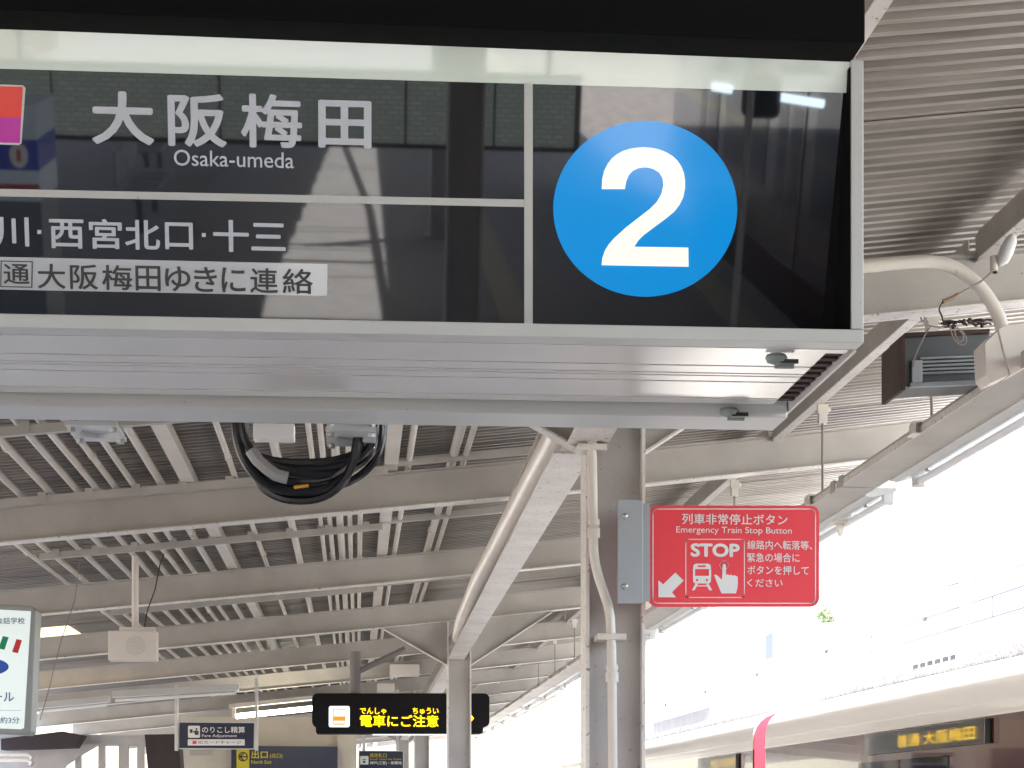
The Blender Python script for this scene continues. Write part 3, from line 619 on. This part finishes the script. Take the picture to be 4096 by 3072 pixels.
Ya = 8.8
ad = thing('advert_sign', atY(60, 2930, Ya), 'lit white language school advert box with grey frame at the left edge', 'sign')
AP = Plane((0, Ya, 0), (0, -1, 0))
def ap(x, y): return (x, y)
m = MB(); m.prism([AP.hit(x, y) for x, y in ((-700, 2380), (128, 2424), (144, 2440), (123, 2925), (112, 2940), (-700, 2905))], (0, .16, 0)); m.build('box', ADF, ad, bevel=.006)
m = MB(); AP.poly(m, [(-680, 2400), (124, 2445), (96, 2912), (84, 2917), (-680, 2890)], off=.002, th=.0015); m.build('face', ADW, ad)
def apart(name, mt, fn): b = MB(); fn(b); return b.build(name, mt, ad)
apart('lettering', ADT, lambda b: text(b, AP, '会話学校', -16, 2470, 99, 2496, .014, off=.004))
apart('flag_mark', ADG, lambda b: AP.poly(b, [(11, 2544), (35, 2549), (18, 2599), (-6, 2594)], off=.003))
apart('flag_mark', ADR, lambda b: AP.poly(b, [(66, 2556), (88, 2561), (72, 2613), (48, 2608)], off=.003))
apart('blue_oval', ADB, lambda b: AP.poly(b, ell(-60, 2667, 95, 36), off=.003))
apart('lettering', ADT, lambda b: text(b, AP, 'ー', -28, 2783, 8, 2789, .0, off=.004))
apart('lettering', ADT, lambda b: text(b, AP, 'ル', 14, 2769, 56, 2806, .02, off=.004))
apart('rule_line', ADT, lambda b: AP.line(b, [(-600, 2835), (85, 2842)], .0012, off=.004))
apart('lettering', ADT, lambda b: text(b, AP, '約3分', 1, 2867, 78, 2894, .012, off=.004))
m = MB(); m.tube([atY(320, 2230, 9.2), atY(300, 2400, 9.1), atY(245, 2560, 9.0), atY(190, 2780, 8.95), atY(160, 2880, 8.9)], .0022, 5)
tag(m.build('stay_wire', WIREG, base=atY(160, 2880, 8.9)), 'thin stay wire slanting behind the language school advert box', 'wire')

# ------------------------------------------------------------------ dot matrix display
Yl = 20.0
ld = thing('led_display', atY(1600, 2935, Yl), 'black dot matrix display with yellow train warning text behind the second column', 'display')
LP = Plane((0, Yl, 0), (0, -1, 0))
m = MB(); m.prism([LP.hit(x, y) for x, y in rrect(1248, 2773, 1958, 2908, 22)], (0, .3, 0)); m.build('housing', LEDB, ld)
m = MB(); m.prism([LP.hit(x, y) + Vector((0, .01, 0)) for x, y in rrect(1263, 2880, 1933, 2935, 10)], (0, .26, 0)); m.build('lower_housing', LEDB, ld)
def lpart(name, mt, fn): b = MB(); fn(b); return b.build(name, mt, ld)
lpart('icon_panel', ICONW, lambda b: LP.poly(b, rrect(1315, 2824, 1399, 2909, 8), off=.003))
def tr_icon(b):
    LP.line(b, [(1334, 2838), (1380, 2838), (1380, 2895), (1334, 2895), (1334, 2838)], .006, off=.008)
    LP.poly(b, [(1332, 2866), (1380, 2866), (1380, 2883), (1332, 2883)], off=.008)
    LP.line(b, [(1336, 2898), (1376, 2898)], .006, off=.008); LP.line(b, [(1348, 2841), (1348, 2866)], .003, off=.008); LP.line(b, [(1366, 2841), (1366, 2866)], .003, off=.008)
lpart('train_icon', ORANGE, tr_icon)
def ltx(b):
    text(b, LP, 'でんしゃ', 1440, 2831, 1545, 2857, .012, off=.004); text(b, LP, 'ちゅうい', 1651, 2831, 1754, 2857, .012, off=.004)
    text(b, LP, '電車にご注意', 1440, 2860, 1754, 2908, .016, off=.004)
    LP.poly(b, [(1884, 2858), (1896, 2873), (1884, 2888), (1872, 2873)], off=.003)
lpart('lettering', LEDY, ltx)
lpart('lens_strip', ICONW, lambda b: b.prism([LP.hit(x, y) + Vector((0, .02, 0)) for x, y in ((1490, 2936), (1786, 2936), (1786, 2941), (1490, 2941))], (0, .03, 0)))
a = atY(1421, 2775, Yl + .1); MB().tube([a, Vector((a.x, a.y, zb(a.x) + .02))], .055, 12).build('pole', mat('pole_grey', (.2, .19, .19), .5), ld, smooth=True)
m = MB(); m.tube([(a.x + .02, a.y, a.z + .22), (a.x + .5, a.y, zb(a.x + .5) + .0)], .03, 8); m.build('brace', MATS['pole_grey'], ld)

# ------------------------------------------------------------------ fare adjustment sign, exit sign, gate sign, building
Yf = 22.3
fs_ = thing('fare_sign', atY(870, 3000, Yf), 'navy fare adjustment sign with white pictogram hanging on two rods', 'sign')
FP = Plane((0, Yf, 0), (0, -1, 0))
def panel(t, pl, x0, y0, x1, y1, mt, name='board', d=.06):
    m = MB(); m.prism([pl.hit(x, y) for x, y in ((x0, y0), (x1, y0 + (x1 - x0) * .008), (x1, y1 + (x1 - x0) * .004), (x0, y1))], (0, d, 0)); return m.build(name, mt, t)
panel(fs_, FP, 712, 2886, 1024, 2996, SIGNW, 'frame', .08); b = MB(); FP.poly(b, [(718, 2890), (1016, 2893), (1014, 2994), (717, 2992)], off=.004, th=.003); b.build('board', NAVY, fs_)
def fpart(name, mt, fn): b = MB(); fn(b); return b.build(name, mt, fs_)
fpart('pictogram_panel', SWHITE, lambda b: FP.poly(b, rrect(752, 2903, 800, 2951, 5), off=.010))
def fpic(b):
    FP.poly(b, [(759, 2917), (770, 2917), (770, 2930), (765, 2933), (759, 2929)], off=.016); FP.poly(b, ell(786, 2916, 4, 4, 10), off=.016)
    FP.poly(b, [(781, 2922), (792, 2922), (795, 2930), (793, 2940), (780, 2940), (778, 2930), (772, 2929), (772, 2925)], off=.016)
fpart('pictogram', DARKTXT, fpic)
fpart('lettering', SWHITE, lambda b: text(b, FP, 'のりこし精算', 808, 2906, 980, 2932, .014, off=.012))
fpart('lettering', SWHITE, lambda b: text(b, FP, 'Fare Adjustment', 808, 2937, 948, 2952, .004, off=.012))
fpart('white_strip', SWHITE, lambda b: FP.poly(b, rrect(751, 2957, 979, 2982, 3), off=.011))
fpart('red_mark', RED, lambda b: FP.poly(b, rrect(770, 2963, 786, 2976, 2), off=.016))
fpart('lettering', DARKTXT, lambda b: text(b, FP, 'ICカードチャージ', 795, 2963, 965, 2976, .0, off=.018))
for x0, x1, yt in ((699, 712, 2785), (1020, 1032, 2740)):
    p, q_ = atY(x0, 3003, Yf), atY(x1, yt, Yf); MB().box(p.x, q_.x, Yf - .02, Yf + .06, p.z, zb(q_.x) + .0).build('hanger', SIGNW, fs_)
# station building
Yw = 26.5
bd = thing('station_building', atY(1050, 3072, Yw), 'cream walled stair building beyond the hanging signs', 'building')
zr = lambda x: atY(x, 2880, Yw).z
x0, x1 = atY(722, 3000, Yw).x, atY(1425, 3000, Yw).x
MB().box(x0, x1, Yw, Yw + 6, 0, atY(1000, 2868, Yw).z).build('wall', WALL, bd)
MB().box(atY(1350, 3000, Yw).x, atY(1420, 3000, Yw).x, Yw - .08, Yw - .002, 0, atY(1000, 2900, Yw).z).build('pilaster', WALL, bd)
MB().box(atY(760, 3000, Yw).x, atY(840, 3000, Yw).x, Yw - .02, Yw - .002, atY(800, 3022, Yw).z, atY(800, 3000, Yw).z).build('notice', mat('faded_notice', (.45, .4, .35), .7), bd)
ex = thing('exit_sign', atY(1130, 3072, Yw - .25), 'navy north exit sign with yellow arrow square on the cream building', 'sign')
XP = Plane((0, Yw - .25, 0), (0, -1, 0))
panel(ex, XP, 925, 2983, 1350, 3200, NAVY, d=.2)
def xpart(name, mt, fn): b = MB(); fn(b); return b.build(name, mt, ex)
xpart('arrow_square', YELLOW, lambda b: XP.poly(b, [(946, 2990), (997, 2990), (997, 3200), (946, 3200)], off=.004))
xpart('arrow', NAVY, lambda b: (XP.line(b, ell(972, 3027, 17, 17, 24) + [(989, 3027)], .012, off=.008), XP.line(b, [(985, 3027), (961, 3027)], .016, off=.008), XP.line(b, [(972, 3015), (960, 3027), (972, 3039)], .016, off=.008)))
xpart('lettering', YELLOW, lambda b: (text(b, XP, '出口', 1006, 3003, 1071, 3034, .02, off=.006), text(b, XP, '(北口)', 1080, 3014, 1130, 3034, .01, off=.006)))
xpart('lettering', YELLOW, lambda b: text(b, XP, 'North Exit', 1006, 3041, 1086, 3055, .006, off=.006))
gs = thing('gate_sign', atY(1525, 3072, 27.2), 'small navy gate direction sign left of the far column', 'sign')
GP = Plane((0, 27.2, 0), (0, -1, 0))
panel(gs, GP, 1434, 3002, 1616, 3180, SIGNW, 'frame', .1); b = MB(); GP.poly(b, [(1438, 3005), (1612, 3006), (1612, 3180), (1438, 3180)], off=.004); b.build('board', NAVY, gs)
def gpart(name, mt, fn): b = MB(); fn(b); return b.build(name, mt, gs)
gpart('pictogram_panel', SWHITE, lambda b: GP.poly(b, rrect(1440, 3024, 1474, 3058, 3), off=.006))
gpart('pictogram', DARKTXT, lambda b: (GP.poly(b, [(1450, 3036), (1464, 3036), (1464, 3039), (1450, 3039)], off=.009), GP.poly(b, [(1452, 3043), (1462, 3043), (1462, 3052), (1452, 3052)], off=.009)))
gpart('lettering', YELLOW, lambda b: (text(b, GP, '南改札口', 1479, 3013, 1547, 3030, .014, off=.006), text(b, GP, 'South Gates for Kobe', 1479, 3033, 1605, 3040, .006, off=.006)))
gpart('lettering', SWHITE, lambda b: text(b, GP, '神戸(三宮)・新開地', 1480, 3045, 1607, 3060, .012, off=.006))
for xx in (1455, 1590):
    p = atY(xx, 3002, 27.25); MB().box(p.x - .02, p.x + .02, 27.22, 27.28, p.z, zb(p.x)).build('hanger', SIGNW, gs)

# lit strip lamp
lm = thing('strip_lamp', atY(1100, 2850, 24.0), 'glowing fluorescent strip lamp above the fare adjustment sign', 'lamp')
a, b_ = atY(945, 2865, 24.0), atY(1300, 2828, 24.0)
MB().tube([a, b_], .03, 12).build('tube', TUBE, lm, smooth=True)
u = Vector((0, 0, .17))
m = MB(); m.sweep([[p + Vector((0, -.06, .1)), p + Vector((0, .06, .1)), p + Vector((0, .06, .15)), p + Vector((0, -.06, .15))] for p in (a - (b_ - a) * .08, b_)]); m.build('housing', PIPE, lm)
for p in (a + Vector((-.03, 0, 0)),): MB().box(p.x - .02, p.x + .02, p.y - .03, p.y + .03, p.z - .02, p.z + .12).build('end_cap', PIPE, lm)
for (xa, ya, xb, yb_, YY, lb) in ((450, 2790, 955, 2762, 21.8, 'unlit white strip lamp above the fare adjustment sign, left'), (540, 2722, 955, 2705, 0, ''), (150, 2835, 440, 2808, 23.2, 'unlit strip lamp low under the left side of the roof')):
    if not YY: continue
    a, b_ = atY(xa, ya, YY), atY(xb, yb_, YY); t = thing('strip_lamp', a, lb, 'lamp')
    m = MB(); m.sweep([[p + Vector((0, -.07, 0)), p + Vector((0, .07, 0)), p + Vector((0, .05, .07)), p + Vector((0, -.05, .07))] for p in (a, b_)]); m.build('housing', SIGNW, t)
    m = MB(); m.tube([a + Vector((.03, 0, -.03)), b_ + Vector((-.03, 0, -.03))], .018, 10); m.build('tube', mat('unlit_tube', (.72, .74, .76), .15), t, smooth=True)

wl = thing('left_blocker_wall', (-7.4, 0, 0), 'long tan wall added out of view at the left to cut light', 'wall')  # unseen wall added to cut sky light from the left
MB().box(-7.6, -7.2, -45, 23, 0, 3.1).build('wall', mat('tan_wall', (.3, .25, .2), .8, var=.1), wl)
# far left: dark stair frame, window wall
Yg = 25.0
wf = thing('window_frame_wall', atY(400, 3072, Yg), 'row of pale mullions against the bright sky at the lower left', 'wall')
for xa, xb in ((393, 418), (474, 512), (548, 575), (300, 322)):
    p, q_ = atY(xa, 3072, Yg), atY(xb, 2980, Yg); MB().box(p.x, q_.x, Yg, Yg + .12, 0, q_.z + .1).build('mullion', COLM, wf)
p, q_ = atY(210, 2982, Yg), atY(600, 2955, Yg); MB().box(p.x - 1.5, q_.x + .2, Yg - .02, Yg + .2, p.z, q_.z + .05).build('lintel', COLM, wf)
m = MB(); m.prism([atY(x, y, Yg - .1) for x, y in ((-60, 2960), (400, 2975), (330, 3015), (262, 3060), (228, 3110), (222, 3229), (-60, 3229))], (0, .15, 0))
tag(m.build('arched_brace', COLM, base=atY(222, 3229, Yg)), 'curved grey brace plate below the advert box', 'brace')
m = MB(); m.prism([atY(x, y, 24.4) for x, y in ((4, 2955), (250, 2925), (330, 2940), (300, 2990), (4, 3000))], (0, .4, 0))
tag(m.build('stair_soffit', DARKV, base=atY(4, 3000, 24.4)), 'dark underside panel below the advert box', 'panel')
m = MB(); m.prism([atY(x, y, 23.2) for x, y in ((578, 2938), (700, 2936), (718, 3000), (730, 3229), (600, 3229), (594, 3100))], (0, .5, 0))
tag(m.build('dark_pillar', DARKV, base=atY(650, 3229, 23.2)), 'dark brown pillar left of the cream building', 'pillar')
for i, yy in enumerate((3022, 3042)):
    m = MB(); m.tube([atY(-200, yy - 3, 23.8), atY(110, yy - 4, 23.8), atY(128, yy + 8, 23.8), atY(120, yy + 20, 23.8)], .03, 10)
    tag(m.build('left_pipe', PIPE, smooth=True, base=atY(110, yy, 23.8)), '%s bent pipe below the advert box' % ('upper', 'lower')[i], 'pipe', 'bent pipes at the lower left')

# ------------------------------------------------------------------ train
TX = 4.15
prof = [(TX + .06, -1.0), (TX, -.6), (TX, 2.205)]
shoulder = [(TX, 2.2055), (TX, 2.33), (TX + .008, 2.40), (TX + .03, 2.46), (TX + .07, 2.515), (TX + .13, 2.56), (TX + .22, 2.60), (TX + .34, 2.628)]
CH = 2.75
def mirror(pts): return pts + [(2 * (TX + CH / 2) - x, z) for x, z in reversed(pts)]
def car(y0, y1, label):
    t = thing('train_car', (TX + CH / 2, y0, -1.0), label, 'train car', 'coupled train cars standing at the platform')
    MB().sweep([[Vector((x, y, z)) for x, z in mirror(prof)] for y in (y0, y1)]).build('body', MAROON, t)
    MB().sweep([[Vector((x, y, z)) for x, z in mirror(shoulder)] for y in (y0, y1)]).build('roof', IVORY, t, smooth=True)
    m = MB(); m.box(TX + .36, TX + .50, y0 + .8, y1 - .8, 2.63, 2.72); m.box(TX + CH - .50, TX + CH - .36, y0 + .8, y1 - .8, 2.63, 2.72); m.build('roof_walkway', ROOFG, t)
    MB().box(TX - .010, TX - .001, y0 + .02, y1 - .02, 2.200, 2.214).build('cantrail', IVORY, t)
    m = MB(); m.box(TX - .004, TX, y0 + .02, y1 - .02, 2.29, 2.30); m.build('drip_line', IVORY, t)
    for ye, s in ((y0, -1), (y1, 1)):
        mm = MB(); mm.sweep([[Vector((x + (.012 if x < TX + CH / 2 else -.012), y, z - .012)) for x, z in mirror(prof[:-1] + shoulder)] for y in (ye + s * .001, ye + s * .04)]); mm.build('end_wall', MAROON_SUNLIT, t)
    # doors and windows on the platform side
    L_ = y1 - y0
    for f in (.14, .38, .62, .86):
        c = y0 + L_ * f
        for s in (-1, 1):
            a = c + (s - 1) * .33 + .0; w0, w1 = (c - .66, c - .005) if s < 0 else (c + .005, c + .66)
            d = MB().box(TX - .012, TX - .002, w0, w1, -.02, 1.86).build('door', MAROON, t); MB().box(TX - .016, TX - .0125, w0 + .12, w1 - .12, .75, 1.66).build('door_glass', GLASSD, d, base=t.location)
    for f in (.26, .5, .74):
        c = y0 + L_ * f
        for s in (-1, 1):
            w0, w1 = (c - 1.25, c - .03) if s < 0 else (c + .03, c + 1.25)
            wd = MB().box(TX - .008, TX - .002, w0, w1, .78, 1.965).build('window', GLASSD, t)
    return t
c1 = car(0.6, 20.1, 'maroon train car with ivory roof nearest the viewer on the right')
c2 = car(20.75, 40.5, 'second maroon train car left of the pink car joint')
car(-20.0, -0.05, 'train car behind the viewer with ivory roof')
# side panels with amber text, standing in for an LED sign reflection
COVER = mat('frosted_cover', (.6, .6, .6), .34); COVER.node_tree.nodes['Principled BSDF'].inputs['Transmission Weight'].default_value = 1.0; COVER.node_tree.nodes['Principled BSDF'].inputs['IOR'].default_value = 1.08
def led_reflection(c, yc, w, txt):
    d = MB().box(TX - .014, TX - .003, yc - w / 2, yc + w / 2, 2.02, 2.185).build('reflection_panel', LEDB, c, bevel=.004)
    vs, fs = glyph_mesh(txt, 0.0); a = [min(v[i] for v in vs) for i in (0, 1)]; b = [max(v[i] for v in vs) for i in (0, 1)]
    W_ = w * .62; mm = MB(); mm.add([Vector((TX - .0155, yc - .28 - ((v.x - a[0]) / (b[0] - a[0]) - .5) * W_ - .0, 2.055 + (v.y - a[1]) / (b[1] - a[1]) * .095)) for v in vs], fs); mm.build('reflection_text', mat('dim_led_yellow', (.4, .24, 0), .5, emit=.36, ecol=(1, .6, 0)), d, base=c.location)
    MB().box(TX - .052, TX - .048, yc - w / 2, yc + w / 2, 2.02, 2.185).build('blur_cover', COVER, d, base=c.location)
pm = atX(3700, 2960, TX)
led_reflection(c1, pm.y, 3.1, '普通 大阪梅田'); led_reflection(c2, atX(2880, 3050, TX).y, 2.4, '普通 大阪梅田')
p = atX(2640, 2950, TX + .55)
MB().box(TX + .55, TX + CH - .55, atX(2840, 2860, TX + .55).y, atX(2612, 2920, TX + .55).y, 2.64, 2.95).build('air_conditioner', GREY, c2, bevel=.03)
v0, v1 = atX(3820, 2700, TX + .5).y, atX(3640, 2720, TX + .5).y
vt = MB().box(TX + .505, TX + .75, v0, v1, 2.74, 2.80).build('roof_vent', PALE, c1)
for k_ in range(6): yv = v0 + (v1 - v0) * (k_ + .5) / 6; MB().box(TX + .500, TX + .5045, yv - .12, yv + .02, 2.745, 2.79)  .build('vent_louvre', mat('vent_grey', (.1, .1, .11), .7), vt, base=c1.location)
# pantograph on the far car
m = MB(); b0 = atX(2230, 2990, TX + 1.1); m.box(b0.x - .4, b0.x + .4, 38.6, 40.2, 2.64, 2.8)
for s in (-1, 1): m.tube([(b0.x + s * .35, 38.8, 2.8), (b0.x + s * .45, 39.4, 3.1), (b0.x + s * .4, 38.9, 3.5)], .03, 6)
m.tube([(b0.x - .8, 38.9, 3.52), (b0.x + .8, 38.9, 3.52)], .03, 6); m.build('pantograph', GREY, c2)

# ------------------------------------------------------------------ overhead wires, poles, backdrop
def catenary(Xw, z, amp, label, r=.011):
    m = MB(); P = [(Xw, y, z + amp * (((y % 40) - 20) / 20) ** 2) for y in range(-30, 161, 5)]; m.tube(P, r, 5); return tag(m.build('overhead_wire', BLACKR, base=Vector((Xw, -30, z))), label, 'wire', 'overhead wires of the tracks')
catenary(7.0, 3.93, .0, 'upper overhead wire with droppers, right of the red sign')
catenary(7.0, 3.70, .0, 'lower overhead contact wire, right of the red sign')
catenary(10.8, 5.4, .4, 'farthest faint overhead wire')
m = MB(); wc = []
for k_ in range(30): yk = 6 + k_ * 2.6; m.box(6.98, 7.02, yk, yk + .07, 3.895, 3.955) if k_ % 2 else m.tube([(7, yk, 3.70), (7, yk, 3.93)], .007, 4)
wc = tag(m.build('wire_dropper', mat('clip_grey', (.09, .09, .1), .6), base=Vector((7, 6, 3.7))), 'row of clips and droppers between the two overhead wires', 'wire clips'); wc['kind'] = 'stuff'
for i, (x, YY) in enumerate(((3862, 42.0), (2400, 70.0))):
    p = atY(x, 2700, YY); t = thing('catenary_pole', (p.x, YY, -1.1), ['pale catenary pole beside the brown downpipe', 'distant catenary pole beyond the second train car'][i], 'pole', 'poles carrying the overhead wires')
    MB().box(p.x - .1, p.x + .1, YY - .1, YY + .1, -1.1, 7.0).build('mast', PALE, t); MB().box(p.x - 3, p.x + 3, YY - .05, YY + .05, 5.9, 6.0).build('arm', PALE, t)
hs = thing('pale_building', (19, 34, -1.1), 'overexposed white building across the tracks with one narrow window', 'building')
MB().box(15, 27, 20, 62, -1.1, 8.2).build('wall', PALE, hs)
a, b_ = atX(3068, 2640, 15), atX(3098, 2540, 15)
MB().box(14.93, 14.99, b_.y, a.y, a.z, b_.z + .1).build('window', mat('far_window', (.12, .13, .15), .5), hs)
m = MB(); p = atX(3812, 2400, 14.6); q_ = atX(3812, 2580, 14.6); m.tube(smooth_pts([(14.6, p.y, 9.0), (14.6, p.y, q_.z), (14.6, p.y - .1, q_.z - .35), (14.6, p.y - .7, q_.z - .45)], 2), .14, 10)
m.build('downpipe', mat('tan_pipe', (.62, .5, .43), .6), hs, smooth=True)
MB().box(14.5, 27.5, 19.5, 62.5, 8.2, 8.4).build('roof', PALE, hs)
# small tree above the roofs
tr = thing('broadleaf_tree', (26, 58, -1.1), 'pale green tree top showing just right of the red sign', 'tree')
pc = atY(3315, 2390, 75.0); tr.location = (pc.x, 75, -1.1)
MB().tube([(pc.x, 75, -1.1), (pc.x + .1, 75, pc.z - 1.5), (pc.x, 75, pc.z)], [.1, .06, .03], 8).build('trunk', PALE, tr)
m = MB(); rng = random.Random(5)
for _ in range(700):
    d = Vector((rng.gauss(0, 1), rng.gauss(0, 1), rng.gauss(0, 1))).normalized() * (rng.random() ** .4); c = Vector((pc.x, 75, pc.z - .6)) + Vector((d.x * .5, d.y * .5, d.z * .4)) ; a_ = Vector((rng.gauss(0, 1), rng.gauss(0, 1), rng.gauss(0, 1))).normalized() * .07; b2 = a_.orthogonal().normalized() * .05
    m.add([c - a_, c + b2, c + a_, c - b2], [(0, 1, 2, 3)])
m.build('crown', mat('leaf_green', (.3, .36, .2), .7), tr)

# ------------------------------------------------------------------ what the black pane mirrors, behind the viewer
tb = thing('timetable_board', (-.8, -9, 2.2), 'long pale timetable board hanging behind the viewer, mirrored in the pane', 'board')
TBM = mat('timetable_print', (.55, .6, .55), .5)
n = TBM.node_tree.nodes; L = TBM.node_tree.links; g_ = n.new('ShaderNodeNewGeometry'); br = n.new('ShaderNodeTexBrick'); mp = n.new('ShaderNodeMapping'); mp.inputs['Rotation'].default_value = (R(90), 0, 0)
L.new(g_.outputs['Position'], mp.inputs[0]); L.new(mp.outputs[0], br.inputs[0]); br.inputs['Scale'].default_value = 4; br.inputs['Mortar Size'].default_value = .03; br.inputs['Brick Width'].default_value = .35; br.inputs['Row Height'].default_value = .14
br.inputs['Color1'].default_value = (.50, .56, .51, 1); br.inputs['Color2'].default_value = (.38, .44, .39, 1); br.inputs['Mortar'].default_value = (.28, .33, .30, 1); L.new(br.outputs[0], n['Principled BSDF'].inputs['Base Color']); L.new(br.outputs[0], n['Principled BSDF'].inputs['Emission Color']); n['Principled BSDF'].inputs['Emission Strength'].default_value = .2
BY = -8.0
for x0, x1 in ((-2.65, -2.2), (-2.18, -1.0), (-.98, .35), (.37, 1.0), (1.02, 1.6)): MB().box(x0, x1, BY, BY + .04, 1.66, 2.12).build('board', TBM, tb)
MB().box(-2.7, 1.65, BY - .03, BY - .002, 1.62, 2.16).build('frame', DARKV, tb)
for x in (-2.4, 1.4): MB().box(x - .02, x + .02, BY - .02, BY + .02, 2.16, 3.2).build('hanger', CREAM, tb)
vm = thing('drinks_machine', (-2.3, -4.2, 0), 'white and blue drinks machine behind the viewer, mirrored at the left of the pane', 'vending machine')
VX0, VX1, VY = -3.2, -1.72, -4.0
for z0, z1, c_ in ((0, 1.70, (.25, .3, .36)), (1.702, 1.86, (.5, .6, .7)), (1.862, 2.02, (.02, .06, .4)), (2.022, 2.2, (.5, .6, .7))):
    MB().box(VX0, VX1, VY - .7, VY, z0, z1).build('cabinet_band', mat('machine_%d' % int(z0 * 100), c_, .3, emit=.12 if z0 > 1 else 0, ecol=c_), vm)
MB().box(VX0, VX1, VY + .001, VY + .004, 1.75, 1.79).build('stripe', mat('machine_stripe', (.5, .05, .05), .4, emit=.05), vm)
MB().prism([(VX1 - .1 + .05 * math.cos(a), VY + .006, 1.94 + .065 * math.sin(a)) for a in [2 * math.pi * k_ / 20 for k_ in range(20)]], (0, .003, 0)).build('badge', mat('machine_badge', (.7, .7, .7), .4, emit=.1), vm)
MB().prism([(VX1 - .1 + .016 * math.cos(a), VY + .0095, 1.94 + .045 * math.sin(a)) for a in [.78 + 2 * math.pi * k_ / 4 for k_ in range(4)]], (0, .003, 0)).build('badge_mark', MATS['machine_stripe'], vm)
def bench(x, y, i):
    t = thing('platform_bench', (x, y, 0), '%s grey bench behind the viewer' % ('nearer', 'farther')[i], 'bench', 'benches behind the viewer')
    for k_ in range(4):
        MB().box(x - .2, x + .2, y - k_ * .55, y - k_ * .55 + .45, .42, .46).build('seat', GREY, t, bevel=.01); MB().box(x - .24, x - .2, y - k_ * .55, y - k_ * .55 + .45, .5, .85).build('backrest', GREY, t, bevel=.01)
    m = MB(); m.box(x - .03, x + .03, y - 1.7, y + .5, .36, .415); m.box(x - .03, x + .03, y + .2, y + .26, 0, .36); m.box(x - .03, x + .03, y - 1.5, y - 1.44, 0, .36); m.build('frame', DGREY, t)
bench(-2.3, -15, 0); bench(-2.6, -19, 1)
rs2 = [(1.9, -2.0, 3.12), (2.0, -2.0, 3.12)]
for i, (xa, xb, yy) in enumerate(((1.77, 1.87, -3.0), (2.11, 2.34, -3.0))):
    t = thing('mirrored_strip_lamp', (xa, yy, 2.9), ['short lit strip lamp behind the viewer', 'longer lit strip lamp behind the viewer'][i], 'lamp')
    MB().tube([(xa, yy, 2.46 - (xa - 1.77) * .12), (xb, yy, 2.46 - (xb - 1.77) * .12)], .022, 10).build('tube', mat('mirrored_tube', (.9, .95, 1), .4, emit=2.2, ecol=(.7, .88, 1)), t, smooth=True)
    MB().box(xa, xb, yy - .05, yy + .05, 2.53, 2.57).build('housing', SIGNW, t); MB().box((xa + xb) / 2 - .01, (xa + xb) / 2 + .01, yy - .01, yy + .01, 2.57, zb(xa) + .3).build('rod', SIGNW, t)

cb = thing('black_camera_box', (2.0, -2.9, 2.3), 'black box hanging behind the viewer, mirrored at the right of the pane', 'camera')
MB().box(1.935, 2.105, -3.1, -2.9, 2.32, 2.52).build('housing', HOOD, cb, bevel=.03); MB().box(2.01, 2.03, -3.01, -2.99, 2.521, 3.5).build('rod', SIGNW, cb)
m = MB(); m.tube([(1.93, -2.8, 0), (1.93, -2.8, zb(1.93))], .017, 10); tag(m.build('slim_pole', SIGNW, base=Vector((1.93, -2.8, 0)), smooth=True), 'slim grey pole behind the viewer, mirrored as a thin upright line', 'pole')
m = MB()
for q, (yy, zz) in enumerate(((-13.2, 3.8), (-15.0, 3.85), (-16.1, 3.8), (-16.5, 3.8), (-19.5, 3.9), (-22.0, 3.8), (-22.5, 3.8), (-25, 3.8))):
    m.tube([(-1.0, yy, zz), (1.4, yy + .12 * math.sin(q * 2.1), zz - .03), (4.2, yy + .3 * math.sin(q), zz)], .022, 6)
m.tube([(1.3, -28, 3.9), (1.75, -18, 3.85), (1.9, -10, 3.9)], .05, 8)
o = struct('gap_cables', m, BLACKR, kind='stuff'); o['label'] = 'cables strung across the roof gap behind the viewer'; o['category'] = 'cables'

for (xa, ya, xb, yb_, YY, lb) in ((1560, 2657, 1678, 2703, 24.3, 'flat cream box on the crossbeam up right of the dot matrix display pole'), (1508, 2734, 1578, 2770, 27.6, 'small cream box just above the dot matrix display')):
    p, q_ = atY(xa, yb_, YY), atY(xb, ya, YY); tag(MB().box(p.x, q_.x, YY, YY + .2, p.z, q_.z).build('cable_box', SPK, base=p, bevel=.006), lb, 'junction box')
